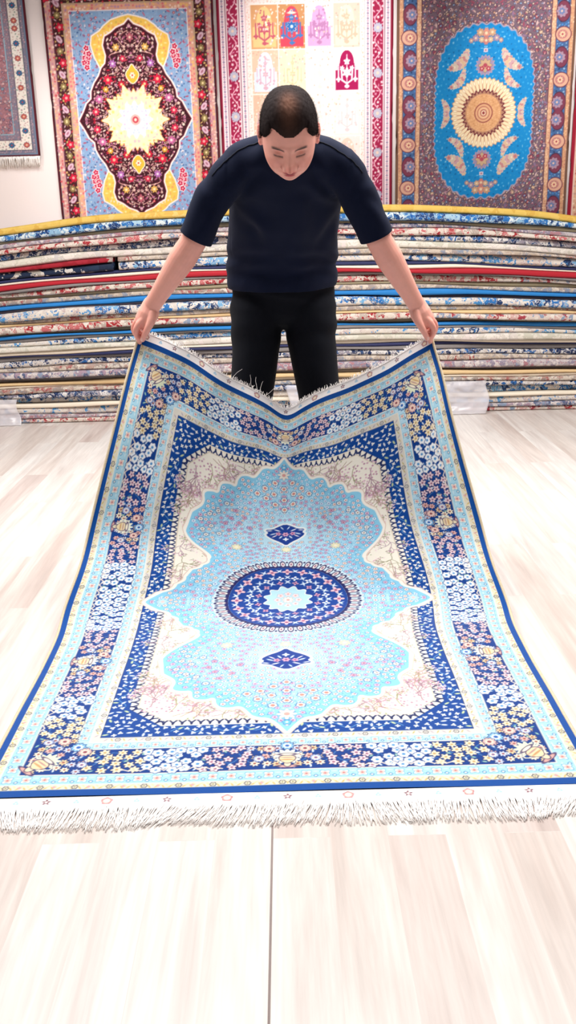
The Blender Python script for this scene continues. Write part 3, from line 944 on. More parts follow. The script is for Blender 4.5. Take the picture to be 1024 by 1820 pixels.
def design_panels():
    w, h = 1.18 / 2, 1.83 / 2
    g = Loom(w, h, KW, 'faf0ea')
    bands(g, [(-1, .014, '8a1838'), (.014, .05, 'f0dde2'), (.05, .056, '7c3a58'), (.056, .062, 'f6ecec'), (.062, .135, '9c1a46'), (.135, .142, 'f6ecec'),
              (.142, .148, '7c3a58'), (.148, .185, 'f2e4e6'), (.185, .19, 'd8a8b4'), (.19, .215, 'f4e4e0')])
    n = 120
    for i in range(n):
        s = .012 + i * .0155
        for t in (.031, .166):
            for q in (0, 1):
                x, y = (t, s) if q == 0 else (s, t)
                if dist(x, y) < t - .003 or x > w or y > h: continue
                g.flower(x, y, .0072, 'b07a9a' if i % 2 else '5c4a78', 4, 'f4e8e8', None, 0, .3)
    mottle(g, lambda x, y: .066 < dist(x, y) < .132, .0205, ['f0c8d4', 'e8a8c0', 'f6e0e4', 'd88aa8'], .0078, 15)
    g.vine(.1, .1, .1, h, .02, .13, .006, 'f0b8c8'); g.vine(.1, .1, w, .1, .02, .13, .006, 'f0b8c8')
    for s in (.1, .38, .66, .915):
        g.flower(.0985, s, .032, 'b8b4c8', 10, 'e8c8b8', '6a3a60', 0, .15)
    for s in (.1, .36, .59):
        g.flower(s, .0985, .032, 'b8b4c8', 10, 'e8c8b8', '6a3a60', 0, .15)
    mottle(g, lambda x, y: .192 < dist(x, y) < .213, .014, ['e8b8a8', 'f0d0c8'], .006, 16)
    F = g.full()
    # twenty panels, each with an arch and a vase of flowers; painted over the whole cloth (top row first)
    k = g.k
    G = Loom(1.18, 1.83, k, 'ffffff'); G.img = F[:G.ny, :G.nx].copy() if F.shape[0] >= G.ny else F
    G.ny, G.nx = G.img.shape[:2]; G.x = np.arange(G.nx) * k; G.y = np.arange(G.ny) * k; G.X, G.Y = np.meshgrid(G.x, G.y)
    x0, y1 = .22, 1.83 - .22
    pw, phh = (1.18 - .44) / 4, (1.83 - .44) / 5
    cols = [['e8c488', 'd8485c', 'd8a8d4', 'f6dcc8'], ['d4def0', 'f8e8c4', 'fbf2ee', 'f7ece4'], ['f0c8b4', 'f4e4cc', 'fbf2ec', 'f6ece8'],  # palest panels have the spotlight's wash-out mixed into their colour
            ['f0d0c8', 'e8dcf0', 'f4e8d4', 'f2c8b8'], ['d8e4e8', 'f0c8cc', 'f0dcb8', 'e0ccE4'.lower()]]
    bg = [['d8a070', 'c89060', 'f4e0e8', 'f0c8b8'], ['f0c0a8', 'f2dcc0', 'f0e8e4', 'f6eae2'], ['e8b8a0', 'f0d4c0', 'f6ece4', 'f4e4dc'],
          ['f4e4d8', 'f0d8d0', 'e8d0bc', 'f0dcd8'], ['f0d0c0', 'f4e4d8', 'f0dcd8', 'e8ccb8']]
    gg = np.random.default_rng(3)
    for r in range(5):
        for c in range(4):
            if (r, c) == (1, 3): magenta = True
            else: magenta = False
            a, b = x0 + c * pw, y1 - (r + 1) * phh
            cx = a + pw / 2
            W = (slice(int(b / k), int((b + phh) / k) + 1), slice(int(a / k), int((a + pw) / k) + 1))
            G.put(W, np.ones(G.X[W].shape), 'faf2ee' if magenta else bg[r][c])
            for _ in range(60):
                G.flower(a + gg.random() * pw, b + gg.random() * phh, .006, ('f8ece4', 'e0a898', 'f0d0b8')[int(gg.random() * 3)] if not magenta else 'f2e4e4', 4)
            G.line([(a, b), (a + pw, b), (a + pw, b + phh), (a, b + phh), (a, b)], .006, 'f8ece8')
            X, Y = G.X[W] - cx, (G.Y[W] - b) / phh
            half = pw * np.where(Y < .5, .42, np.where(Y < .66, .34 - .06 * (Y > .6), .26 * np.sqrt(np.clip(1 - ((Y - .66) / .29) ** 2, 0, 1))))
            m = np.minimum((half - np.abs(X)) / k + .5, np.minimum((Y - .05) * phh / k, 99))
            G.put(W, m, 'a80a54' if magenta else cols[r][c])
            ink = 'f8e8f0' if magenta else ('c05a6c', '4a78b8', 'b880b0', 'e0b8a0')[c] if r == 0 else ('d0a8b8', 'e4c8a0', 'ead8d4', 'e2c8cc')[c]
            if magenta or r == 0: inkw = 1.0
            else: inkw = .55  # fainter motifs below the top row: spotlight glare painted into the inks
            G.flower(cx, b + phh * .45, .028 * inkw + .006, ink, 6, 'f8ecdc', None, PI / 2, .4)
            for sx in (-1, 1):
                G.line([(cx, b + phh * .2), (cx + sx * pw * .18, b + phh * .28), (cx + sx * pw * .2, b + phh * .52)], .009 * inkw + .002, ink)
                G.line([(cx + sx * pw * .31, b + phh * .25), (cx + sx * pw * .31, b + phh * .58)], .009 * inkw, ink)
                G.flower(cx + sx * pw * .31, b + phh * .3, .018 * inkw, ink, 4, None, None, 0, .4)
                G.flower(cx + sx * pw * .18, b + phh * .55, .017 * inkw, ink, 5, None, None, 0, .4)
            if not magenta:
                for _ in range(26):
                    fy_ = gg.random()
                    G.flower(cx + (gg.random() - .5) * pw * (.72 if fy_ < .55 else .42), b + phh * (.12 + .75 * fy_), .005 + .006 * gg.random(),
                             (ink, 'f8ece4', cols[r][c], 'e8b8b0')[int(gg.random() * 4)], 5, None, None, gg.random() * 6, .4)
            G.ell(cx, b + phh * .14, .017, .011, 0, ink); G.flower(cx, b + phh * .7, .020 * inkw + .003, ink, 5, 'f8ecdc', None, PI / 2, .4)
            G.line([(cx, b + phh * .1), (cx, b + phh * .85)], .006, ink)
            if (r, c) == (0, 1): G.ell(cx, b + phh * .8, .03, .007, 0, 'f4e4d0'); G.flower(cx, b + phh * .5, .034, '2f6cb4', 8, 'c8d8ec', 'f0dcd0', PI / 2, .3)
    return G.img


def design_blue_oval():
    w, h = 1.2 / 2, 1.77 / 2
    g = Loom(w, h, KW, '75606e')
    bands(g, [(-1, .012, '6a4a40'), (.012, .038, 'cf9c78'), (.038, .042, '7a4a44'), (.042, .128, '446494'), (.128, .133, 'a06a58'), (.133, .16, 'd8aa88'), (.16, .165, '6a3c44')])
    mottle(g, lambda x, y: .014 < dist(x, y) < .036, .014, ['e8c0a0', 'b87868'], .005, 17)
    mottle(g, lambda x, y: .135 < dist(x, y) < .158, .014, ['ecc8a8', 'b87868'], .005, 18)
    mottle(g, lambda x, y: .044 < dist(x, y) < .126, .0165, ['4a86c8', '6a9cd0', '24365c', '9ab4d0'], .006, 19)
    i = 0; s = .12
    while s < h + .05:
        for q in (0, 1):
            x, y = (.085, s) if q == 0 else (s, .085)
            if x > w + .04: continue
            if i % 2 == 0:
                g.ell(x - .006 * (q == 0), y, .05, .044, 0, 'd8a890', '6a2c40', ow=.005); g.ell(x, y, .034, .028, 0, 'b87a78'); g.flower(x, y, .022, 'e8c4a0', 8, 'a03c50', None, 0, .3)
            else:
                g.ell(x, y, .044, .062, 0, '7c3a50', '4a2438', ow=.004); g.flower(x + .01, y, .04, 'a88a9c', 9, None, '5a3048', 0, .2); g.flower(x + .012, y, .024, '6a7ca8', 7, 'e0b8a8', None, 0, .3)
        s += .142; i += 1
    f = lambda x, y: dist(x, y) > .17
    mottle(g, f, .029, ['b88a98', '8a7090', 'c8a890', 'd8b8b8', '9c4a60'], .0125, 20, out='3a2a40', cc=['e8c8a8', '6a3048'], n=7)
    mottle(g, f, .019, ['d8b0a8', 'c89a80', '8ea4c4', 'b06478', 'e0c8b0'], .0065, 21, out='402c40')
    X, Y = g.X - w, g.Y - h
    dx, dy = np.abs(X), np.abs(Y)
    a, b = .335, .555
    q = (dx / a) ** 2.4 + (np.maximum(dy - .16, 0) / (b - .16)) ** 2.1
    sd = (q - 1) * .16
    sd = sd + .006 * np.cos(np.arctan2(Y, X) * 60)
    g.mask((.008 - sd) / g.k + .5, 'a8a0b8'); g.mask(-sd / g.k + .5, '1288cc')
    ins = lambda x, y: sd[min(int(y / g.k), g.ny - 1), min(int(x / g.k), g.nx - 1)] < -.012
    mottle(g, ins, .021, ['3aa4dc', '0a68a8', '7cc4e8', '2c94cc'], .0062, 22, tries=9000)

    def paisley(cx, cy, L, wd, ang):
        for t in range(9):
            u = t / 8; r = wd * math.sin(PI * (u * .85 + .12)) ** .8
            g.flower(cx + math.cos(ang) * L * (u - .5) + math.sin(ang) * .03 * math.sin(u * PI), cy + math.sin(ang) * L * (u - .5) - math.cos(ang) * .03 * math.sin(u * PI),
                     r, ('d8b898', 'c8a0a8', 'd0c0b0', 'c48888')[t % 4], 6, 'b06a70' if t % 2 else 'e8d8c0', 'dcc8b8' if r > .01 else None, t, .25, ow=.003)
    paisley(w - .19, h - .335, .17, .036, 2.2 - PI / 2 * 0 + .25)
    paisley(w - .195, h - .215, .15, .026, 2.35)
    paisley(w - .285, h - .02, .13, .022, PI / 2)
    g.flower(w, h - .30, .065, '9c8cac', 16, None, 'dcc0b0', 0, .18); g.flower(w, h - .30, .045, 'c8a888', 8, 'b04a5c', '6a6a50', 0, .3)
    for sx in (-1, 1): g.flower(w + sx * .022, h - .28, .018, 'b03a54', 5, 'e8c8b0', None, 0, .3)
    g.flower(w, h - .395, .017, 'd8ccd8', 5, 'a05a78', None, 0, .3)
    for (dx_, dy_, r, c) in ((0, .50, .032, 'd8907c'), (-.04, .505, .027, 'c8a080'), (.0, .455, .027, 'c88078'), (-.07, .47, .022, 'a890a8'), (-.10, .455, .016, 'b89890'), (-.03, .46, .02, 'd0b090')):
        g.flower(w + dx_, h - dy_, r, c, 7, 'ecd0b0', '8a6a80', 0, .3)
    rr = np.hypot(X, Y); th = np.arctan2(Y, X)
    n = 44
    g.mask((.222 + .006 * np.cos(th * n) - rr) / g.k + .5, 'c08a70')
    g.mask((.217 + .006 * np.cos(th * n) - rr) / g.k + .5, 'f2deb8')
    for i in range(n):
        a_ = 2 * PI * (i + .5) / n
        g.ell(w + .198 * math.cos(a_), h + .198 * math.sin(a_), .013, .0055, a_, 'fbf0d4', 'c89a78', ow=.002)
        g.line([(w + .142 * math.cos(a_), h + .142 * math.sin(a_)), (w + .178 * math.cos(a_), h + .178 * math.sin(a_))], .005, 'b8785c')
    g.mask((.146 + .008 * np.cos(th * 32) - rr) / g.k + .5, '6a2434')
    g.mask((.134 + .008 * np.cos(th * 32) - rr) / g.k + .5, 'b08068')
    g.mask((.120 - rr) / g.k + .5, 'd8a274')
    mottle(g, lambda x, y: .06 < math.hypot(x - w, y - h) < .12, .012, ['e4b488', 'c48c60', 'ecc49c'], .004, 23)
    for r_, c in ((.062, '8a3c40'), (.056, 'dca880'), (.042, 'a85a50'), (.037, 'e0b48c'), (.022, 'a04a48'), (.016, 'ecd0b0'), (.008, '8a3038')):
        g.mask((r_ - rr) / g.k + .5, c)
    return g.full()


def design_grey_garden():
    w, h = 1.2 / 2, 1.9 / 2
    g = Loom(w, h, KW, '23232c')
    bands(g, [(-1, .010, '5a2430'), (.010, .022, '6c7c94'), (.022, .04, '7c7484'), (.04, .046, '4a4a60'), (.046, .118, 'e6ddd4'), (.118, .124, '6c5a6c'), (.124, .16, '847484'), (.16, .166, '4a4450')])
    mottle(g, lambda x, y: .05 < dist(x, y) < .115, .017, ['a08a8c', 'c8b0a8', '8a9a8c', 'b88a8c'], .006, 31)
    mottle(g, lambda x, y: .024 < dist(x, y) < .038, .012, ['a08a98', '5a6a8c', 'b8949c'], .005, 32)
    mottle(g, lambda x, y: .126 < dist(x, y) < .158, .014, ['a8949c', '6a7c94', 'b8888c', '988890'], .006, 33)
    s = .082; i = 0
    while s < h + .05:
        for q in (0, 1):
            x, y = (.082, s) if q == 0 else (s, .082)
            if x > w + .04: continue
            g.flower(x, y, .021, '34648c' if i % 2 else 'b85c54', 8, 'a8404c' if i % 2 else 'e8c0a0', '4a3a4c', 0, .2)
        s += .105; i += 1
    # rose grounds in the corners of the field, dark middle
    ps = g.poly_sd([(.166, .166), (w + .1, .166), (w + .1, .30), (w - .10, .32), (w - .18, .37), (w - .27, .43), (w - .25, .52), (w - .33, .62), (w - .36, .74), (w - .30, .86), (w - .34, h + .1), (.166, h + .1)])
    g.mask((.008 - ps) / g.k + .5, '8ca8b8'); g.mask(-ps / g.k + .5, '9c6c74')
    mottle(g, lambda x, y: dist(x, y) > .17, .026, ['c08890', '8a7088', 'd0a8a8', '7c94a8', 'b86470'], .010, 34, out='3a2c3c', n=6)
    mottle(g, lambda x, y: dist(x, y) > .17, .018, ['b88890', '6a6478', 'a87880', '8a8c98'], .006, 35)
    F = g.full()
    return F


def design_rust():
    w, h = 1.2 / 2, 1.9 / 2
    g = Loom(w, h, KW * 1.3, 'd8a888')
    bands(g, [(-1, .022, '9c1c34'), (.022, .03, 'f0dccc'), (.03, .11, 'dcae90'), (.11, .12, '8a3040'), (.12, .2, 'd0a080'), (.2, .21, 'f0e0d0')])
    mottle(g, lambda x, y: dist(x, y) > .032, .02, ['e8c8b0', 'b86a60', 'f0dcc4', 'a88a8c'], .0075, 41, tries=16000)
    return g.full()


wool = dyed('hung_rug_pile', .7, .2, 0, 500, .25)
hang_back = plain('hung_rug_backing', rgb(150, 120, 110), .85, .1)


def wall_rug(img, x0, x1, z0, z1, label, name='wall_rug', fringes=False, tilt=0.0, red='5a1c28', seed=0):
    t = thing(name, label, 'rug', ((x0 + x1) / 2, 6.97, z0))
    t['group'] = 'rugs hung on the wall'
    ny, nx = img.shape[:2]
    X, Z = np.meshgrid(np.linspace(x0, x1, nx), np.linspace(z0, z1, ny))
    a = (Z - z0) / (z1 - z0)
    Y = 6.972 - .006 * np.sin(X * 6 + seed) * (1 - a) - .004 * np.sin(Z * 5 + seed)
    X = X + tilt * (1 - a)
    P = np.stack([X, Y, Z], -1)
    put('pile', grid_mesh('pile', P, lin(img)), wool, t)
    Pb = P[::12, ::12].copy(); Pb = np.concatenate([Pb, P[-1:, ::12]], 0) if (ny - 1) % 12 else Pb
    B = Pb.copy(); B[..., 1] += .008
    put('backing', grid_mesh('backing', B, flip=True), hang_back, t)
    em = plain('rug_edge_binding', lin(C3(red)), .8, .2)
    for xx in (x0, x1):
        idx = 0 if xx == x0 else -1
        e = P[::20, idx].copy(); e = np.concatenate([e, P[-1:, idx]]); e[:, 1] += .003
        v_, f_ = strip_tube(e, .006, 6); put('edge_binding', mesh_of('edge_binding', v_, f_), em, t)
    if fringes:
        r, d, l = [], [], []
        gg = random.Random(3)
        for i in range(420):
            u = i / 419
            r.append((x0 + (x1 - x0) * u + tilt, 6.968 + gg.uniform(-.003, .003), z0 - .001)); d.append((gg.uniform(-.12, .12), 0, -1)); l.append(.07 + gg.uniform(-.008, .008))
        fringe('fringe', r, d, l, .0022, fr_m, t, 3, .3)
    return t


wall_rug(design_grey_garden(), -2.885, -1.69, 1.70, 3.36, 'grey and rose rug hanging leftmost, short ivory fringe along its bottom edge', fringes=True, tilt=.015)
wall_rug(design_red_gold(), -1.562, -.424, 1.06, 2.775, 'red and gold hanging rug with a dark diamond and pale star centre', tilt=.008, seed=1)
wall_rug(design_panels(), -.392, .79, 1.005, 2.835, 'pale pink hanging rug of small arched panels, one of them magenta', seed=2, red='7a1830')
wall_rug(design_blue_oval(), .825, 2.03, 1.02, 2.79, 'brown hanging rug with a bright blue oval and round gold medallion', seed=3, red='7a5a48')
wall_rug(design_rust(), 2.06, 3.26, 1.05, 2.9, 'red edged tan rug cut off at the right side of the photo', seed=4, red='9c1c34')
# ------------------------------------------------------------------ the long stack of folded rugs
def floral(name, pal_a, pal_b, scale=26, ground=None, seg=1.1, detail=.35):
    m, N, L, b = new_mat(name, .65, .25)
    tc = N.new('ShaderNodeTexCoord'); oi = N.new('ShaderNodeObjectInfo')
    sc = N.new('ShaderNodeVectorMath'); sc.operation = 'SCALE'; sc.inputs[3].default_value = 37
    cx_ = N.new('ShaderNodeCombineXYZ')
    for i in range(3): L.new(oi.outputs['Random'], cx_.inputs[i])
    L.new(cx_.outputs[0], sc.inputs[0])
    add = N.new('ShaderNodeVectorMath'); add.operation = 'ADD'
    L.new(tc.outputs['Object'], add.inputs[0]); L.new(sc.outputs[0], add.inputs[1])
    nz = N.new('ShaderNodeTexNoise'); nz.inputs['Scale'].default_value = scale * .8; nz.inputs['Detail'].default_value = 3
    L.new(add.outputs[0], nz.inputs['Vector'])
    s2 = N.new('ShaderNodeVectorMath'); s2.operation = 'SCALE'; s2.inputs[3].default_value = 3.4 / scale
    L.new(nz.outputs['Color'], s2.inputs[0])
    ad2 = N.new('ShaderNodeVectorMath'); ad2.operation = 'ADD'
    L.new(add.outputs[0], ad2.inputs[0]); L.new(s2.outputs[0], ad2.inputs[1])

    def ramp(cols, fac):
        r = N.new('ShaderNodeValToRGB'); r.color_ramp.interpolation = 'CONSTANT'
        e = r.color_ramp.elements
        n = len(cols)
        e[0].position = 0; e[0].color = tuple(lin(C3(cols[0]))) + (1,)
        e[1].position = 1 / n; e[1].color = tuple(lin(C3(cols[1]))) + (1,)
        for i in range(2, n):
            q = e.new(i / n); q.color = tuple(lin(C3(cols[i]))) + (1,)
        L.new(fac, r.inputs[0]); return r.outputs[0]
    v1 = N.new('ShaderNodeTexVoronoi'); v1.inputs['Scale'].default_value = scale
    L.new(ad2.outputs[0], v1.inputs['Vector'])
    v2 = N.new('ShaderNodeTexVoronoi'); v2.inputs['Scale'].default_value = scale * 2.0
    L.new(ad2.outputs[0], v2.inputs['Vector'])
    s1 = N.new('ShaderNodeSeparateColor'); L.new(v1.outputs['Color'], s1.inputs[0])
    s3 = N.new('ShaderNodeSeparateColor'); L.new(v2.outputs['Color'], s3.inputs[0])
    ca, cb = ramp(pal_a, s1.outputs[0]), ramp(pal_b, s1.outputs[0])
    # where the design changes along the fold
    ns = N.new('ShaderNodeTexNoise'); ns.inputs['Scale'].default_value = seg; ns.inputs['Detail'].default_value = 0
    mp = N.new('ShaderNodeMapping'); mp.inputs['Scale'].default_value = (1, .05, .05)
    L.new(add.outputs[0], mp.inputs[0]); L.new(mp.outputs[0], ns.inputs['Vector'])
    st = N.new('ShaderNodeMath'); st.operation = 'GREATER_THAN'; st.inputs[1].default_value = .5; L.new(ns.outputs[0], st.inputs[0])
    mx = N.new('ShaderNodeMix'); mx.data_type = 'RGBA'
    L.new(st.outputs[0], mx.inputs[0]); L.new(ca, mx.inputs[6]); L.new(cb, mx.inputs[7])
    # small blossoms / leaves over the ground
    fl = ramp(pal_a[::-1] + pal_b[:2], s3.outputs[0])
    gt = N.new('ShaderNodeMath'); gt.operation = 'LESS_THAN'; gt.inputs[1].default_value = detail; L.new(v2.outputs['Distance'], gt.inputs[0])
    m2 = N.new('ShaderNodeMix'); m2.data_type = 'RGBA'
    L.new(gt.outputs[0], m2.inputs[0]); L.new(mx.outputs[2], m2.inputs[6]); L.new(fl, m2.inputs[7])
    # outlines
    ve = N.new('ShaderNodeTexVoronoi'); ve.feature = 'DISTANCE_TO_EDGE'; ve.inputs['Scale'].default_value = scale
    L.new(ad2.outputs[0], ve.inputs['Vector'])
    lt = N.new('ShaderNodeMath'); lt.operation = 'LESS_THAN'; lt.inputs[1].default_value = .022; L.new(ve.outputs['Distance'], lt.inputs[0])
    m3 = N.new('ShaderNodeMix'); m3.data_type = 'RGBA'; m3.inputs[7].default_value = tuple(lin(C3(ground or 'efe6dc'))) + (1,)
    L.new(lt.outputs[0], m3.inputs[0]); L.new(m2.outputs[2], m3.inputs[6])
    tone = N.new('ShaderNodeHueSaturation'); tone.inputs['Value'].default_value = .80
    L.new(m3.outputs[2], tone.inputs['Color']); L.new(tone.outputs[0], b.inputs['Base Color'])
    bp = N.new('ShaderNodeBump'); bp.inputs['Strength'].default_value = .3; bp.inputs['Distance'].default_value = .002
    L.new(v2.outputs['Distance'], bp.inputs['Height']); L.new(bp.outputs[0], b.inputs['Normal'])
    return m


SM = {
    'gold': floral('gold_brocade', ['e6c060', 'e2ba58', 'e8c468', 'dcb050'], ['e6c060', 'e8c878', 'e0b458', 'e4bc5c'], 14, 'e6c060', .8, .16),
    'bluefloral': floral('blue_floral_pile', ['1f5ea8', '2a78c0', 'a8c8dc', '1c3f78'], ['8cb4d0', '2a70b4', 'dce4e4', '1c3c70'], 30, 'b8ccd8'),
    'creamblue': floral('cream_blue_pile', ['e6dcd0', 'dccfc4', '4f94cc', 'ded6cc', 'c8b4b0'], ['e8e0d6', '2f74b8', '7ab0d8', 'dcd0c8', '27406c'], 28, 'efe8de'),
    'creamred': floral('cream_red_pile', ['e4d8cc', 'c86a6c', 'e0d2c4', 'b8a89c', 'a82c34'], ['dcccc0', 'd8b4ac', 'e8ded2', 'a8404c', '8c9ab0'], 28, 'eadfd2'),
    'beige': floral('beige_pile', ['cfc0b0', 'dccfc0', 'a89a94', 'bfae9c', '8c94a4'], ['d4c6b6', 'b8988c', 'e0d6c8', '9c8c84', 'a85a58'], 34, 'b4a496'),
    'navywhite': floral('navy_white_pile', ['28365c', 'e4e0dc', '34507c', '9c94a0'], ['1c2c54', 'cfc4bc', '2e64a4', 'e0dcd8'], 34, 'e0dcd8'),
    'pale': floral('pale_scroll_pile', ['e8e0d2', 'e2dacb', 'dcd8c8', 'cfcab8'], ['ebe2d8', 'e4d6d0', 'dcd2c8', 'd0c8c4'], 16, 'c8c0b0'),
    'greyrose': floral('grey_rose_pile', ['c4b8b8', 'b0a4a8', 'dcd0cc', '94889a', 'b07c84'], ['ccc0bc', '8c9cb4', 'e0d6d2', 'a890a0', '5a6484'], 34, 'a49aa0'),
    'arabesque': floral('navy_arabesque_pile', ['1c2c48', '22344f', '1a2840', 'd8d4cc'], ['1c2c48', 'e0dcd2', '2a3c58', 'b8b4a8'], 13, '22304c', 2.2, .22),
    'redsilver': floral('crimson_scroll_pile', ['a01c2c', 'a82434', '981828', 'a82030'], ['a01c2c', 'a82434', 'b8a8a0', '981828'], 11, 'a01c2c', 2, .12),
    'blue': plain('plain_blue_pile', rgb(36, 120, 188), .6, .3, 8, .12, .2),
    'navy': plain('plain_navy_pile', rgb(40, 44, 84), .6, .3, 8, .15, .2),
    'red': plain('plain_crimson_pile', rgb(168, 28, 42), .6, .3, 8, .12, .2),
    'cream': plain('plain_cream_pile', rgb(228, 216, 196), .7, .3, 12, .06, .2),
    'tan': plain('plain_tan_pile', rgb(214, 184, 138), .7, .3, 12, .08, .2),
    'grey': plain('grey_backing', rgb(130, 124, 122), .8, .2, 12, .12, .2),
    'olive': plain('olive_backing', rgb(146, 136, 112), .8, .2, 12, .12, .2),
    'dark': plain('dark_pile', rgb(58, 52, 62), .8, .2, 12, .2, .2),
}
# bottom to top: (thickness in the photograph's pixels at the right of the man, dye, words for the label)
LAYERS = [
    (9, 'creamred', 'red and cream floral folded rug, lowest in the stack, on the floor'),
    (9, 'greyrose', 'grey and rose folded rug second from the floor'),
    (14, 'creamblue', 'thick cream and blue floral folded rug near the floor'),
    (7, 'cream', 'thin cream folded rug above the thick cream and blue floral one near the floor'),
    (13, 'creamblue', 'blue and cream floral folded rug just below the lowest dark floral one'),
    (12, 'navywhite', 'dark floral folded rug, lowest dark one, just above plastic wrapping'),
    (7, 'beige', 'beige patterned folded rug above the lowest dark floral one'),
    (5, 'cream', 'thin plain cream folded rug below the lower tan one'),
    (8, 'tan', 'plain tan folded rug in the lower stack, level with the plastic film tops'),
    (6, 'grey', 'thin grey folded rug directly above the lower plain tan one'),
    (15, 'greyrose', 'plump grey and rose floral folded rug in the lower stack'),
    (11, 'beige', 'beige floral folded rug above the plump grey and rose one'),
    (11, 'navywhite', 'navy and white floral folded rug below the navy edged line'),
    (8, 'grey', 'grey folded rug between navy floral and thin navy ones'),
    (5, 'navy', 'thin plain navy folded rug in the lower half of the stack'),
    (6, 'cream', 'thin plain white folded rug lying on the thin navy one'),
    (11, 'pale', 'pale cream scroll folded rug below hand height'),
    (11, 'creamblue', 'light blue floral folded rug below hand height'),
    (5, 'grey', 'thin grey folded rug under the narrow bright blue one'),
    (6, 'blue', 'narrow bright blue folded rug level with the lifted corners'),
    (6, 'olive', 'olive backed folded rug above the narrow bright blue one'),
    (13, 'creamred', 'red scroll on cream folded rug level with the hands'),
    (5, 'tan', 'thin tan folded rug above the red scroll one'),
    (8, 'beige', 'beige folded rug just below the plump cream floral one'),
    (17, 'creamblue', 'plump cream, blue and red floral folded rug level with the wrists'),
    (4, 'dark', 'thin dark folded rug directly above the plump wrist-level floral one'),
    (9, 'blue', 'bright blue plain folded rug level with the top of the trousers'),
    (10, 'beige', 'beige dotted folded rug above the bright blue plain one'),
    (6, 'olive', 'thin olive folded rug in the middle of the stack'),
    (11, 'creamred', 'beige and red patterned folded rug below the plain crimson one'),
    (5, 'grey', 'thin grey folded rug directly under the plain crimson one'),
    (9, 'red', 'plain crimson folded rug level with the shirt hem'),
    (5, 'cream', 'thin cream folded rug lying on the plain crimson one'),
    (6, 'navy', 'thin navy folded rug above the crimson and cream pair'),
    (16, 'creamblue', 'plump white and blue floral folded rug level with the forearms'),
    (8, 'beige', 'beige folded rug between two plump pale ones in the upper stack'),
    (15, 'pale', 'plump ivory scroll folded rug in the upper stack'),
    (12, 'navywhite', 'navy and white patterned folded rug in the upper stack'),
    (10, 'creamred', 'cream and red patterned folded rug in the upper stack'),
    (9, 'greyrose', 'grey and rose folded rug, fourth from the top'),
    (6, 'olive', 'olive grey folded rug, third from the top'),
    (13, 'bluefloral', 'blue floral folded rug directly below the gold one on top'),
    (14, 'gold', 'gold brocade rug lying on top of the whole stack'),
]
total = sum(t for t, _, _ in LAYERS)
SPLIT = {34: ('arabesque', 'dark navy folded rug with white arabesques, left end of the stack'),
         35: ('redsilver', 'crimson folded rug with silver scrolls, at left above the dark navy one')}
STACK_TOP = 1.305
NXS = 150
xs_s = np.linspace(-2.75, 2.75, NXS)
edge = np.zeros(NXS)                     # running height of the pile at each x
gl = random.Random(11)
sag = .095 * (np.abs(xs_s) / 1.8) ** 2.6
zcur = np.full(NXS, .002)
for li, (tpx, key, label) in enumerate(LAYERS):
    th0 = tpx / total * STACK_TOP
    frac = (sum(t for t, _, _ in LAYERS[:li + 1])) / total
    target = frac * STACK_TOP - sag * frac ** 1.3 + .004 * math.sin(li) * np.sin(xs_s * 2.1 + li)
    target += (.004 * np.sin(xs_s * 3.3 + li * 2.1) + .003 * np.sin(xs_s * 7 + li)) * (0 < li < len(LAYERS) - 1)
    th = np.clip(target - zcur, th0 * .55, th0 * 1.5)
    if key == 'gold':
        th = np.maximum(th, .045)
    off = gl.uniform(-.022, .022) + (.02 if th0 < .02 else -.006)
    front = 5.985 + off + .012 * np.sin(xs_s * 1.7 + li * 1.3) + .006 * np.sin(xs_s * 5 + li)
    if key == 'gold': front = front * 0 + 5.97 + .01 * np.sin(xs_s * 2)
    npf = 11
    depth = .80 + gl.uniform(0, .05)
    gl.random(), gl.random()
    xx = xs_s
    rows = []
    for j in range(npf):
        ph_ = -PI / 2 + PI * j / (npf - 1)
        rr_ = th / 2
        crease = 1 - .16 * math.exp(-((ph_) / .35) ** 2) if th0 > .022 else 1
        yy = front + np.minimum(rr_, .03) * (1 - math.cos(ph_) * crease)
        zz = zcur + rr_ + rr_ * math.sin(ph_) * .96
        rows.append(np.stack([xx, yy, zz], -1))
    top_b = np.stack([xx, front + depth, zcur + th * .97], -1)
    bot_b = np.stack([xx, front + depth, zcur + th * .03], -1)
    G_ = np.stack([bot_b] + rows + [top_b, bot_b], 0)
    cutx = int(np.searchsorted(xs_s, -1.05))
    pieces = [(0, NXS, key, label)]
    if li in SPLIT:
        pieces = [(0, cutx, SPLIT[li][0], SPLIT[li][1]), (cutx, NXS, key, label)]
    for i0, i1, kk, lb in pieces:
        Gp = G_[:, i0:i1]
        me = grid_mesh('folded_rug', Gp, flip=False)
        bm = bmesh.new(); bm.from_mesh(me)
        bm.verts.ensure_lookup_table()
        w_n = i1 - i0
        for c in (0, w_n - 1):
            try: bm.faces.new([bm.verts[r * w_n + c] for r in range(npf + 2)][::1 if c == 0 else -1])
            except ValueError: pass
        bmesh.ops.remove_doubles(bm, verts=bm.verts[:], dist=1e-5)
        bmesh.ops.recalc_face_normals(bm, faces=bm.faces[:])
        bm.to_mesh(me); bm.free()
        o = bpy.data.objects.new('folded_rug', me); COL.objects.link(o)
        me.materials.append(SM[kk])
        me.polygons.foreach_set('use_smooth', [True] * len(me.polygons))
        zb = float(zcur.min()); me.transform(Matrix.Translation((0, -6.4, -zb))); o.location = (0, 6.4, zb)
        tag(o, lb, 'rug', 'folded rugs in the long stack')
    zcur = zcur + th


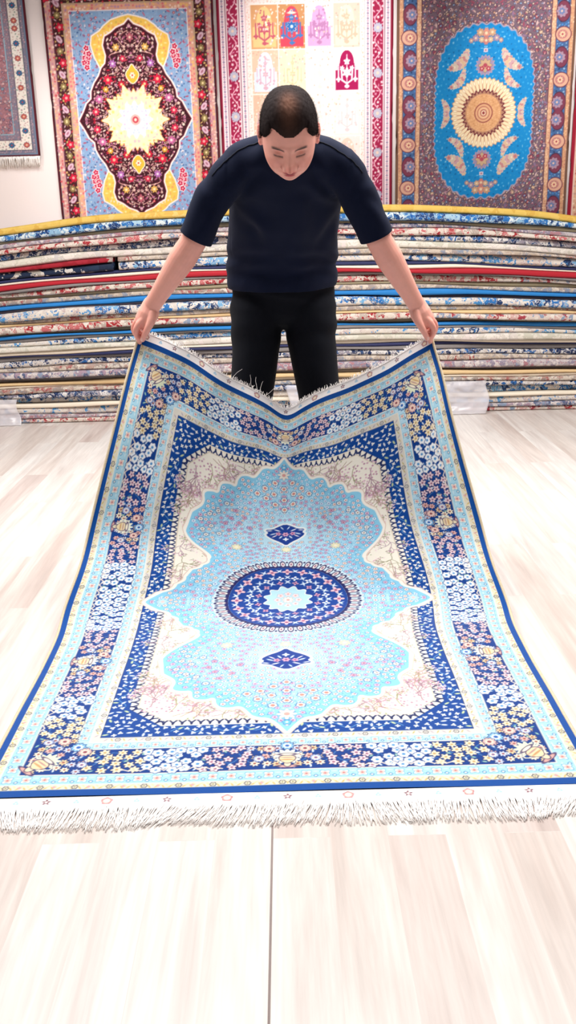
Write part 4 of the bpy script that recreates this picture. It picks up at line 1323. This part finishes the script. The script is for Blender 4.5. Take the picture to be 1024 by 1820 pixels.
# crumpled clear film wrapped round the foot of the stack
def film(x0, x1, z1, label, seed):
    nx, nz = 90, 40
    X, Z = np.meshgrid(np.linspace(x0, x1, nx), np.linspace(.004, z1, nz))
    Y = np.zeros_like(X)
    for i in range(nz):
        for j in range(nx):
            p = Vector((X[i, j] * 7, Z[i, j] * 9, seed))
            Y[i, j] = 5.915 + .022 * mnoise.noise(p) + .010 * mnoise.noise(p * 3.1) - .02 * max(0, .05 - Z[i, j]) / .05
    X = X + .012 * np.sin(Z * 30 + seed)
    # hem folded over the top, and an edge turned back
    m, N, L, b = new_mat('clear_plastic_film', .18, .5)
    b.inputs['Base Color'].default_value = rgb(236, 232, 236)
    b.inputs['Alpha'].default_value = .40
    o = put('plastic_film', grid_mesh('plastic_film', np.stack([X, Y, Z], -1)), m)
    tag(o, label, 'plastic sheet', 'clear film at the foot of the stack')
    md = o.modifiers.new('thickness', 'SOLIDIFY'); md.thickness = .0008
    return o


film(-2.5, -1.715, .17, 'clear plastic film over the lowest folded rugs at the left edge', 1)
film(.02, 1.30, .215, 'clear plastic film over the lowest folded rugs right of the man', 5)
# ------------------------------------------------------------------ the man bending over the rug
class Clay:
    """solid forms gathered into one closed skin by a voxel remesh"""
    def __init__(s): s.v, s.f = [], []

    def add(s, v, f):
        b = len(s.v); s.v += [tuple(p) for p in v]; s.f += [tuple(b + k for k in q) for q in f]

    def ball(s, c, r, ax=None, n=20):
        """ellipsoid; r = radii, ax = 3x3 columns"""
        v, f = [], []
        R = ax if ax is not None else np.eye(3)
        for i in range(n + 1):
            th = PI * i / n
            for j in range(n * 2):
                ph = PI * j / n
                p = np.array([math.sin(th) * math.cos(ph) * r[0], math.sin(th) * math.sin(ph) * r[1], math.cos(th) * r[2]])
                v.append(np.array(c) + R @ p)
        m = n * 2
        for i in range(n):
            for j in range(m):
                f.append((i * m + j, (i + 1) * m + j, (i + 1) * m + (j + 1) % m, i * m + (j + 1) % m))
        s.add(v, f)

    def limb(s, pts, rad, side=(1, 0, 0), n=24, sub=6, cap=True):
        """tube through pts; rad entries r or (r_side, r_other); rounded ends"""
        P = np.array(pts, float); R = np.array([(q, q) if not hasattr(q, '__len__') else q for q in rad], float)
        t = np.concatenate([[0], np.cumsum(np.linalg.norm(np.diff(P, axis=0), axis=1))])
        T = np.linspace(0, t[-1], (len(P) - 1) * sub + 1)
        if len(P) > 2:
            Q = spline(t, P, T)
        else:
            Q = P[0] + (P[1] - P[0]) * (T / t[-1])[:, None]
        RR = np.stack([np.interp(T, t, R[:, k]) for k in (0, 1)], 1)
        tan = np.gradient(Q, axis=0); tan /= np.linalg.norm(tan, axis=1, keepdims=True)
        rings = []
        sd = np.array(side, float)
        def ring(c, tg, r):
            a = sd - tg * np.dot(sd, tg); a /= np.linalg.norm(a); b = np.cross(tg, a)
            return [c + a * math.cos(2 * PI * k / n) * r[0] + b * math.sin(2 * PI * k / n) * r[1] for k in range(n)]
        if cap:
            for k in (3, 2, 1):
                q = k / 3.2; rings.append(ring(Q[0] - tan[0] * min(RR[0]) * math.sin(q * PI / 2), tan[0], RR[0] * math.cos(q * PI / 2)))
        for i in range(len(Q)): rings.append(ring(Q[i], tan[i], RR[i]))
        if cap:
            for k in (1, 2, 3):
                q = k / 3.2; rings.append(ring(Q[-1] + tan[-1] * min(RR[-1]) * math.sin(q * PI / 2), tan[-1], RR[-1] * math.cos(q * PI / 2)))
        v = [p for r in rings for p in r]; f = []
        for i in range(len(rings) - 1):
            for j in range(n): f.append((i * n + j, i * n + (j + 1) % n, (i + 1) * n + (j + 1) % n, (i + 1) * n + j))
        f.append(tuple(range(n))[::-1]); f.append(tuple((len(rings) - 1) * n + j for j in range(n)))
        s.add(v, f)

    def fire(s, name, voxel, smooth=4, factor=.5):
        me = mesh_of(name + '_clay', s.v, s.f)
        bm = bmesh.new(); bm.from_mesh(me); bmesh.ops.recalc_face_normals(bm, faces=bm.faces[:]); bm.to_mesh(me); bm.free()
        o = bpy.data.objects.new(name + '_clay', me); COL.objects.link(o)
        md = o.modifiers.new('r', 'REMESH'); md.mode = 'VOXEL'; md.voxel_size = voxel; md.adaptivity = 0
        sm = o.modifiers.new('s', 'SMOOTH'); sm.iterations = smooth; sm.factor = factor
        bpy.context.view_layer.update()
        dg = bpy.context.evaluated_depsgraph_get()
        out = bpy.data.meshes.new_from_object(o.evaluated_get(dg), depsgraph=dg)
        out.name = name
        bpy.data.objects.remove(o); bpy.data.meshes.remove(me)
        return out


def coords(me):
    a = np.empty(len(me.vertices) * 3, np.float32); me.vertices.foreach_get('co', a); return a.reshape(-1, 3).astype(float)


def normals(me):
    a = np.empty(len(me.vertices) * 3, np.float32); me.vertex_normals.foreach_get('vector', a); return a.reshape(-1, 3).astype(float)


def set_coords(me, a):
    me.vertices.foreach_set('co', a.astype(np.float32).ravel()); me.update()


def set_dye(me, c):
    a = me.color_attributes.new('dye', 'FLOAT_COLOR', 'POINT')
    q = np.ones((len(c), 4), np.float32); q[:, :3] = c; a.data.foreach_set('color', q.ravel())


# head frame: pitched forward by 44 degrees
HC = np.array([.030, 2.895, 1.447]); HS = 1.0
hp = math.radians(39)
HU = np.array([0, -math.sin(hp), math.cos(hp)]); HF = np.array([0, -math.cos(hp), -math.sin(hp)]); HX = np.array([1.0, 0, 0])
HR = np.stack([HX, HF, HU], 1)


def h2w(p): return HC + HS * (HR @ np.asarray(p, float))


def skull(d, grow=0.0, face=True):
    """surface point of the head in head coordinates (x, forward, up) for unit direction(s) d (n,3)"""
    x, f, u = d[:, 0].copy(), d[:, 1].copy(), d[:, 2].copy()
    a, b, c = .0775 + grow, .097 + grow, .119 + grow
    # slightly boxy ellipsoid
    p = 2.3 + .2 * np.clip(u, 0, 1)
    s = (np.abs(x / a) ** p + np.abs(f / b) ** p + np.abs(u / c) ** p) ** (-1 / p)
    X, F, U = x * s, f * s, u * s
    t = np.clip(-U / .119, 0, 1)
    X *= 1 - .30 * t ** 2.0
    F = np.where(F < 0, F * (1 - .45 * t), F * (1 - .06 * t))
    F += .012 * np.clip(t - .3, 0, 1)
    if face:
        fr = np.clip(F / .05, 0, 1)
        def G(x0, u0, sx, su): return np.exp(-((X - x0) / sx) ** 2 - ((U - u0) / su) ** 2)
        def G2(x0, u0, sx, su): return np.exp(-((np.abs(X) - x0) / sx) ** 2 - ((U - u0) / su) ** 2)
        dF = (.031 * G(0, -.036, .0125, .0125) + .017 * G(0, -.018, .0095, .024) + .021 * G2(.0155, -.0385, .0068, .0075)
              - .006 * G(0, -.0535, .022, .005)
              + .0065 * G(0, -.0635, .021, .0048) + .0085 * G(0, -.0745, .0175, .0055) - .005 * G(0, -.0688, .022, .0022)
              - .004 * G(0, -.085, .02, .005) + .010 * G(0, -.1015, .022, .013)
              - .0175 * G2(.031, .000, .0155, .0105) + .0095 * G2(.032, -.0035, .0125, .0065)
              - .003 * G2(.032, -.0085, .013, .002) + .0055 * G2(.031, .0185, .022, .0065) + .002 * G(0, .012, .01, .01)
              + .006 * G2(.045, -.028, .018, .018) + .005 * G2(.040, -.065, .018, .022))
        F = F + fr * dF
        X = X + np.sign(X) * .004 * np.exp(-((U + .065) / .03) ** 2) * np.clip((F + .02) / .05, 0, 1)
    return np.stack([X, F, U], 1)


def sphere_dirs(n, m):
    th = np.linspace(0, PI, n + 1)[:, None]; ph = np.linspace(0, 2 * PI, m, endpoint=False)[None, :]
    # pole through the ears' axis keeps the face evenly meshed
    d = np.stack([np.broadcast_to(np.cos(th), (n + 1, m)), np.sin(th) * np.cos(ph), np.sin(th) * np.sin(ph)], -1)
    return d.reshape(-1, 3)


person = thing('person', 'man in navy t-shirt and black trousers bending forward, lifting the rug by two corners', 'person', (0, 3.45, 0))

body = Clay()
n_, m_ = 130, 200
dd = sphere_dirs(n_, m_)
sk = skull(dd)
W_ = HC + HS * (sk @ HR.T)
fc = [(i * m_ + j, i * m_ + (j + 1) % m_, (i + 1) * m_ + (j + 1) % m_, (i + 1) * m_ + j) for i in range(n_) for j in range(m_)]
body.add(W_, fc)
for sx in (-1, 1):          # ears
    tilt = np.array([[math.cos(.35 * sx), -math.sin(.35 * sx), 0], [math.sin(.35 * sx), math.cos(.35 * sx), 0], [0, 0, 1]])
    lean_ = np.array([[1, 0, 0], [0, math.cos(-.2), -math.sin(-.2)], [0, math.sin(-.2), math.cos(-.2)]])
    body.ball(h2w((sx * .0835, -.006, .006)), np.array([.0075, .0175, .032]) * HS, HR @ tilt @ lean_, 14)
    body.ball(h2w((sx * .083, -.002, -.022)), np.array([.0065, .009, .010]) * HS, HR @ tilt, 10)
# neck and hidden upper trunk
body.limb([h2w((0, -.03, -.06)), (.028, 3.02, 1.42), (.024, 3.10, 1.40)], [.058, .060, .075], n=24)
body.limb([(.024, 3.07, 1.39), (.02, 3.18, 1.28), (.015, 3.27, 1.18)], [(.13, .045), (.10, .04), (.08, .04)])
for sx, sh, el, wr in ((-1, (-.140, 3.078, 1.352), (-.286, 3.125, 1.150), (-.447, 3.215, .942)), (1, (.198, 3.078, 1.348), (.318, 3.125, 1.140), (.457, 3.215, .922))):
    sh, el, wr = map(np.array, (sh, el, wr))
    body.limb([sh, (sh + el) / 2 + [0, .0, .0], el], [.034, .036, .039], side=(0, 1, 0))
    f = lambda t: el + (wr - el) * t
    body.limb([el - (wr - el) * .05, f(.22), f(.5), f(.8), f(1.0), f(1.12)], [(.040, .041), (.0445, .045), (.038, .039), (.0275, .031), (.0235, .029), (.022, .029)], side=(0, 1, 0))
    # hand: palm from wrist to knuckles, thumb on the near side, index behind the cloth, others curled into the palm
    o = wr
    def q(x, y, z): return o + np.array([sx * x, y, z])
    # (x outward, y away from the viewer, z up)
    body.limb([q(-.004, .0, .012), q(.010, .002, -.020), q(.026, .004, -.046)], [(.022, .030), (.031, .036), (.030, .034)], side=(0, 1, 0), n=20)
    K = [q(.041, -.018, -.052), q(.050, .004, -.046), q(.049, .024, -.040), q(.041, .042, -.030)]
    M1 = [q(.055, -.014, -.078), q(.064, .010, -.074), q(.058, .030, -.070), q(.050, .047, -.058)]
    M2 = [q(.050, .006, -.104), q(.046, .020, -.100), q(.042, .038, -.092), q(.034, .052, -.080)]
    T3 = [q(.050, .028, -.122), q(.026, .016, -.092), q(.022, .034, -.084), q(.016, .048, -.072)]
    for k_, (a, b, c_, e) in enumerate(zip(K, M1, M2, T3)):
        base = q(.014, (-.012, .0, .012, .024)[k_], -.025)
        r = (.0098, .0100, .0094, .0084)[k_]
        body.limb([base, a, b, c_, e], [r * 1.25, r * 1.2, r * 1.03, r * .98, r * .82], side=(0, 1, 0), n=14, sub=5)
        body.ball(a, (r * 1.25,) * 3, n=8); body.ball(b, (r * 1.08,) * 3, n=8)
    # thumb leaves the side of the palm low down and presses the cloth from the near side
    body.limb([q(-.006, -.016, -.018), q(.000, -.026, -.046), q(.018, -.024, -.078), q(.034, -.012, -.106)], [.0155, .0138, .0112, .0088], side=(0, 1, 0), n=16, sub=5)
    body.ball(q(.0, -.026, -.048), (.0140,) * 3, n=8)
bm_ = body.fire('body', .0024, 1, .4)
co = coords(bm_)
# skin tones: lips, brows, closed lids, ears and knuckles redder, nose shade painted in
hl = ((co - HC) @ HR) / HS
X, F, U = hl[:, 0], hl[:, 1], hl[:, 2]
skin = lin(np.array([234, 168, 152]) / 255.0)
c = np.tile(skin, (len(co), 1))
def mixc(mask, col):
    global c
    m = np.clip(mask, 0, 1)[:, None]; c = c * (1 - m) + lin(np.array(col) / 255.0) * m
front = (F > .05) & (np.abs(X) < .075) & (np.abs(U) < .12)
fr = front.astype(float)
def E(x0, u0, sx, su, absx=False, p=4):
    xx = np.abs(X) - x0 if absx else X - x0
    return np.clip(1.6 - 1.6 * ((np.abs(xx) / sx) ** 2 + (np.abs(U - u0) / su) ** 2), 0, 1)
mixc(fr * .45 * E(.044, -.035, .026, .022, True), (214, 132, 118))
mixc(fr * .5 * E(0, -.037, .018, .016), (206, 118, 106))
mixc(fr * .5 * E(.0235, -.040, .0035, .009, True), (150, 78, 72))  # shade beside the nose wings, painted into the skin colour
lipu = -.0635 + .003 * np.cos(X / .022 * PI) * 0
mixc(fr * E(0, -.0635, .0225, .0058), (176, 78, 82)); mixc(fr * E(0, -.0740, .019, .0068), (188, 88, 90))
mixc(fr * E(0, -.0688, .022, .0016), (96, 38, 42))
browline = np.exp(-((U - (.0180 - .004 * ((np.abs(X) - .034) / .018) ** 2 + .10 * (np.abs(X) - .034))) / .0052) ** 4)
mixc(fr * .95 * browline * np.clip((np.abs(X) - .013) / .005, 0, 1) * np.clip((.053 - np.abs(X)) / .006, 0, 1), (44, 30, 30))
lid = np.exp(-((U - (-.0085 + .08 * (np.abs(X) - .032) + 5.0 * (np.abs(X) - .032) ** 2)) / .0022) ** 2)
mixc(fr * .95 * lid * np.clip((np.abs(X) - .017) / .003, 0, 1) * np.clip((.047 - np.abs(X)) / .003, 0, 1), (48, 30, 32))
mixc(fr * .5 * E(.0085, -.0505, .005, .003, True), (90, 40, 38))  # nostril shade painted under the nose tip
ear = (np.abs(X) > .083 - .002) & (np.abs(U) < .05) & (np.linalg.norm(hl, axis=1) < .12)
mixc(ear * .5, (224, 128, 118))
for sx, wr in ((-1, (-.447, 3.215, .942)), (1, (.457, 3.215, .922))):
    q_ = co - np.array(wr)
    dist_ = np.linalg.norm(q_ - np.array([sx * .044, 0, -.07]), axis=1)
    mixc(.5 * np.clip((.055 - dist_) / .04, 0, 1), (226, 140, 128))
set_dye(bm_, c)
skin_m, N, L, b = new_mat('skin', .48, .4)
an = N.new('ShaderNodeAttribute'); an.attribute_name = 'dye'
tc = N.new('ShaderNodeTexCoord'); nn = N.new('ShaderNodeTexNoise'); nn.inputs['Scale'].default_value = 60; nn.inputs['Detail'].default_value = 4
L.new(tc.outputs['Object'], nn.inputs['Vector'])
mr = N.new('ShaderNodeMapRange'); mr.inputs['To Min'].default_value = .92; mr.inputs['To Max'].default_value = 1.08; L.new(nn.outputs[0], mr.inputs[0])
hv = N.new('ShaderNodeHueSaturation'); L.new(an.outputs['Color'], hv.inputs['Color']); L.new(mr.outputs[0], hv.inputs['Value'])
L.new(hv.outputs[0], b.inputs['Base Color'])
b.inputs['Subsurface Weight'].default_value = .12; b.inputs['Subsurface Radius'].default_value = (.01, .004, .002); b.inputs['Subsurface Scale'].default_value = 1.0
put('body', bm_, skin_m, person)

# thumb nails
nail_m = plain('nail', rgb(236, 184, 172), .3, .5, 40, .03)
for sx, wr in ((-1, (-.447, 3.215, .942)), (1, (.457, 3.215, .922))):
    cl = Clay(); cc_ = np.array(wr) + np.array([sx * .033, -.0215, -.104])
    dz = np.array([sx * .016, .012, -.028]); dz /= np.linalg.norm(dz); ny_ = np.array([-sx * .25, -1, -.15]); ny_ -= dz * ny_.dot(dz); ny_ /= np.linalg.norm(ny_)
    cl.ball(cc_, (.0062, .0014, .0082), np.stack([np.cross(ny_, dz), ny_, dz], 1), 10)
    me = mesh_of('nail', cl.v, cl.f); put('nail', me, nail_m, person)


# hair: cropped cap over the skull with a soft widow's peak, plus short bristles
def hairline(x, f, u):
    """positive where hair grows"""
    ax = np.abs(x)
    line_front = .055 + .010 * np.clip((ax - .012) / .03, 0, 1) ** 1.0 * 1.6 - .0 * ax     # rises away from the peak
    temple = .060 - 1.5 * np.clip(ax - .050, 0, 1)
    lf = np.where(ax < .050, line_front, np.minimum(line_front, temple))
    side = np.where(f > .02, lf, np.where(f > -.01, -.02 + (f + .01) / .03 * (lf + .02), np.where(f > -.03, .03, -.06)))
    side = np.where((f <= .02) & (f > -.002), -.012 + (f + .002) / .022 * (lf + .012), side)
    return u - side


hn, hm = 120, 180
dh = sphere_dirs(hn, hm)
base_h = skull(dh, 0, False)
hv_ = hairline(base_h[:, 0], base_h[:, 1], base_h[:, 2])
gro = .0075 * np.clip((hv_ + .004) / .018, 0, 1) ** .6
gro = np.where(hv_ < -.004, -.006, gro) + rng.normal(0, .0007, len(gro)) * (hv_ > 0)
gro += .004 * np.clip((base_h[:, 2] - .04) / .06, 0, 1) * (hv_ > 0)
dirn = base_h / np.linalg.norm(base_h, axis=1, keepdims=True)
hp_ = base_h + dirn * gro[:, None]
Wh = HC + HS * (hp_ @ HR.T)
keep = hv_ > -.006
fch = [(i * hm + j, i * hm + (j + 1) % hm, (i + 1) * hm + (j + 1) % hm, (i + 1) * hm + j) for i in range(hn) for j in range(hm)]
fch = [q for q in fch if keep[q[0]] and keep[q[1]] and keep[q[2]] and keep[q[3]]]
hair_me = mesh_of('hair', Wh, fch)
bmh = bmesh.new(); bmh.from_mesh(hair_me); bmesh.ops.delete(bmh, geom=[v for v in bmh.verts if not v.link_faces], context='VERTS'); bmesh.ops.recalc_face_normals(bmh, faces=bmh.faces[:]); bmh.to_mesh(hair_me); bmh.free()
cw = coords(hair_me); hq = ((cw - HC) @ HR) / HS
thin = np.exp(-(hq[:, 0] / .022) ** 2 - ((hq[:, 1] + .0 - .045) / .04) ** 2) * np.clip(hq[:, 2] / .09, 0, 1)
ch = lin(np.array([34, 26, 26]) / 255.) * (1 - .75 * thin[:, None]) + lin(np.array([126, 88, 72]) / 255.) * .75 * thin[:, None]
set_dye(hair_me, ch)
hair_m = dyed("cropped_black_hair", .85, .08, 0, 900, .9)
hair_o = put('hair', hair_me, hair_m, person)
V, Fc, Cc = [], [], []
gb = random.Random(9)
good = [i for i in range(len(hv_)) if hv_[i] > -.001]
for _ in range(9000):
    i = good[gb.randrange(len(good))]
    p = base_h[i] + np.array([gb.gauss(0, .002), gb.gauss(0, .002), gb.gauss(0, .002)]); dn = dirn[i]
    t_ = np.array([gb.gauss(0, .35), gb.gauss(.25, .35), gb.gauss(0, .3)])
    L_ = .007 + .006 * min(max(hv_[i] / .05, 0), 1) + gb.uniform(0, .003)
    e_ = p + (dn + t_ * .6) / np.linalg.norm(dn + t_ * .6) * L_
    s_ = np.cross(dn, t_ + [.01, 0, 0]); s_ /= (np.linalg.norm(s_) + 1e-6)
    b0 = len(V)
    for k_ in range(3):
        a = 2 * PI * k_ / 3; V.append(h2w(p + (s_ * math.cos(a) + np.cross(dn, s_) * math.sin(a)) * .00045))
    V.append(h2w(e_)); Fc += [(b0, b0 + 1, b0 + 3), (b0 + 1, b0 + 2, b0 + 3), (b0 + 2, b0, b0 + 3)]
brs = mesh_of('bristles', V, Fc)
tq = ((coords(brs) - HC) @ HR) / HS
thin = np.exp(-(tq[:, 0] / .022) ** 2 - ((tq[:, 1] - .045) / .04) ** 2) * np.clip(tq[:, 2] / .09, 0, 1)
set_dye(brs, lin(np.array([34, 26, 26]) / 255.) * (1 - .6 * thin[:, None]) + lin(np.array([110, 76, 62]) / 255.) * .6 * thin[:, None])
b_o = bpy.data.objects.new('bristles', brs); COL.objects.link(b_o); brs.materials.append(hair_m); b_o.parent = hair_o

# ---- t-shirt
sh = Clay()
sh.limb([(.004, 3.43, 1.000), (.004, 3.425, 1.06), (.008, 3.36, 1.16), (.018, 3.24, 1.27), (.026, 3.13, 1.35), (.028, 3.06, 1.39)],
        [(.196, .135), (.193, .135), (.188, .130), (.186, .122), (.190, .100), (.165, .075)], n=40, sub=8)
sh.limb([(-.125, 3.085, 1.385), (.03, 3.06, 1.405), (.185, 3.085, 1.378)], [(.058, .060), (.070, .080), (.060, .060)], side=(0, 1, 0), n=24)
sh.limb([(.028, 3.09, 1.415), (.029, 3.02, 1.435), (.030, 2.985, 1.43)], [(.105, .06), (.088, .06), (.076, .055)], n=28)
for sx, sp, mid, e_ in ((-1, (-.138, 3.08, 1.366), (-.215, 3.10, 1.275), (-.273, 3.122, 1.172)), (1, (.196, 3.08, 1.362), (.254, 3.10, 1.268), (.303, 3.122, 1.165))):
    sp, mid, e_ = map(np.array, (sp, mid, e_))
    sh.limb([sp, mid, e_, e_ + (e_ - mid) * .18], [(.062, .062), (.059, .060), (.057, .054), (.057, .054)], side=(0, 1, 0), n=28, cap=True)
shirt = sh.fire('t_shirt', .0062, 10, .5)
co = coords(shirt)
# cut the rounded ends flat: sleeve mouths and hem
def cut(me, planes):
    bm = bmesh.new(); bm.from_mesh(me)
    for p, n, sel in planes:
        geo = [v for v in bm.verts if sel(v.co)]
        gs = set(geo)
        eds = [e for e in bm.edges if e.verts[0] in gs and e.verts[1] in gs]; fs = [f for f in bm.faces if all(v in gs for v in f.verts)]
        bmesh.ops.bisect_plane(bm, geom=geo + eds + fs, plane_co=Vector(p), plane_no=Vector(n), clear_outer=True)
    bm.to_mesh(me); bm.free()


dl = np.array([-.273, 3.122, 1.172]) - np.array([-.215, 3.10, 1.275]); dl /= np.linalg.norm(dl)
dr = np.array([.308, 3.122, 1.165]) - np.array([.262, 3.10, 1.268]); dr /= np.linalg.norm(dr)
cut(shirt, [((-.275, 3.122, 1.166), dl, lambda v: v.x < -.2 and v.z < 1.27), ((.310, 3.122, 1.158), dr, lambda v: v.x > .235 and v.z < 1.27),
            ((0, 3.4, .985), (0, .12, -1), lambda v: v.z < 1.08 and abs(v.x) < .235)])


def wrinkle(me, fn):
    co = coords(me); nn = normals(me)
    d = np.array([fn(p) for p in co]); set_coords(me, co + nn * d[:, None])


def shirt_folds(p):
    x, y, z = p
    v = 0.0
    # drag lines running from each armpit towards the chest and the sleeve
    for sx, ax, az in ((-1, -.15, 1.27), (1, .205, 1.265)):
        dx, dz = x - ax, z - az; r = math.hypot(dx, dz)
        a = math.atan2(dz, dx * -sx)
        v += .0055 * math.sin(a * 7 + 4 * mnoise.noise(Vector((x * 9, z * 9, 1)))) * math.exp(-((r - .11) / .055) ** 2)
    v *= .45 if (x < -.165 or x > .222) else 1.0
    # long soft folds hanging from the chest, gathered above the hem
    q = mnoise.noise(Vector((x * 9 + z * 3, y * 2, z * 2.6 + 4)))
    v += .015 * q * max(0, min(1, (1.36 - z) / .2))
    v += .004 * mnoise.noise(Vector((x * 22 - z * 9, y * 5, z * 9)))
    v += .0045 * math.sin(z * 95 + 14 * abs(x) + 5 * mnoise.noise(Vector((x * 6, 0, z * 4)))) * math.exp(-((z - 1.075) / .05) ** 2) * min(1, abs(x) / .08)
    return v


wrinkle(shirt, shirt_folds)
navy_c = plain('navy_jersey', rgb(11, 19, 42), .85, .12, 30, .10, .25, 900, sheen=.03)
so = put('t_shirt', shirt, navy_c, person)
md = so.modifiers.new('cloth', 'SOLIDIFY'); md.thickness = .002; md.offset = -1


def seam_on(me, pts, r, name, mat, parent):
    """a stitched seam laid on the cloth surface through the nearest surface points"""
    from mathutils.kdtree import KDTree
    co = coords(me); nn = normals(me); kd = KDTree(len(co))
    for i, p in enumerate(co): kd.insert(p, i)
    kd.balance(); out = []
    P = spline(np.arange(len(pts)), np.array(pts, float), np.linspace(0, len(pts) - 1, 26))
    for p in P:
        pos = np.zeros(3); w = 0
        for c_, i, d in kd.find_n(Vector(p), 5): pos += co[i] + nn[i] * r * .2; w += 1
        out.append(pos / w)
    v_, f_ = strip_tube(out, r, 6); return put(name, mesh_of(name, v_, f_), mat, parent)


seam_m = plain('navy_stitching', rgb(12, 15, 28), .8, .2)
seam_on(shirt, [(-.055, 3.0, 1.455), (-.11, 3.01, 1.435), (-.165, 3.02, 1.40), (-.215, 3.035, 1.35)], .0022, 'shoulder_seam', seam_m, so)
seam_on(shirt, [(.115, 3.0, 1.45), (.165, 3.01, 1.43), (.215, 3.02, 1.395), (.262, 3.035, 1.345)], .0022, 'shoulder_seam', seam_m, so)
# ribbed collar round the neck
cp = []
for i in range(33):
    a = 2 * PI * i / 32
    cp.append((.030 + .070 * math.cos(a), 2.985 + .028 * math.sin(a), 1.425 + .050 * math.sin(a)))
v_, f_ = strip_tube(cp, .006, 8); put('collar', mesh_of('collar', v_, f_), navy_c, so)

# ---- trousers
tr = Clay()
tr.limb([(.004, 3.43, 1.045), (.003, 3.45, .96), (.0, 3.45, .945)], [(.172, .115), (.186, .124), (.188, .110)], n=36)
for sx in (-1, 1):
    tr.limb([(sx * .098, 3.45, .91), (sx * .105, 3.44, .77), (sx * .124, 3.42, .60), (sx * .132, 3.43, .48), (sx * .138, 3.47, .28), (sx * .140, 3.49, .06)],
            [(.096, .112), (.086, .100), (.078, .088), (.076, .082), (.073, .080), (.072, .078)], n=30)
trm = tr.fire('trousers', .0075, 8, .5)
cut(trm, [((0, 3.4, .045), (0, 0, -1), lambda v: v.z < .2)])


def tr_folds(p):
    x, y, z = p
    v = .006 * mnoise.noise(Vector((x * 10, y * 6, z * 3.2 + 9)))
    v += .004 * math.sin(z * 60 + 20 * abs(x) + 6 * mnoise.noise(Vector((x * 5, y * 4, z * 3)))) * (math.exp(-((z - .84) / .06) ** 2) + .8 * math.exp(-((z - .5) / .07) ** 2) + math.exp(-((z - .1) / .07) ** 2))
    return v


wrinkle(trm, tr_folds)
to = put('trousers', trm, plain('black_cotton_twill', rgb(12, 15, 23), .85, .12, 30, .10, .25, 900, sheen=.02), person)
md = to.modifiers.new('cloth', 'SOLIDIFY'); md.thickness = .002; md.offset = -1

# ---- shoes
for sx in (-1, 1):
    s_ = Clay()
    s_.limb([(sx * .140, 3.53, .040), (sx * .145, 3.45, .046), (sx * .155, 3.34, .034), (sx * .157, 3.29, .030)], [(.036, .034), (.040, .042), (.046, .028), (.036, .022)], side=(1, 0, 0))
    s_.limb([(sx * .14, 3.50, .06), (sx * .14, 3.50, .10)], [(.040, .045), (.040, .042)])
    sm_ = s_.fire('shoe', .005, 3)
    a = coords(sm_); a[:, 2] = np.maximum(a[:, 2], .012); set_coords(sm_, a)
    shoe = put('shoe', sm_, plain('black_leather', rgb(24, 24, 26), .45, .4), person)
    s2 = Clay(); s2.limb([(sx * .14, 3.545, .010), (sx * .145, 3.44, .010), (sx * .156, 3.28, .010)], [(.040, .009), (.042, .009), (.044, .009)], side=(1, 0, 0))
    me = mesh_of('sole', s2.v, s2.f); a = coords(me); a[:, 2] = np.clip(a[:, 2], .001, .02); set_coords(me, a)
    b_o = put('sole', me, plain('dark_rubber', rgb(40, 38, 38), .8, .2)); b_o.parent = shoe; b_o.matrix_parent_inverse = Matrix.Translation(Vector(person.location) * 0)
    b_o.location = (0, 0, 0)
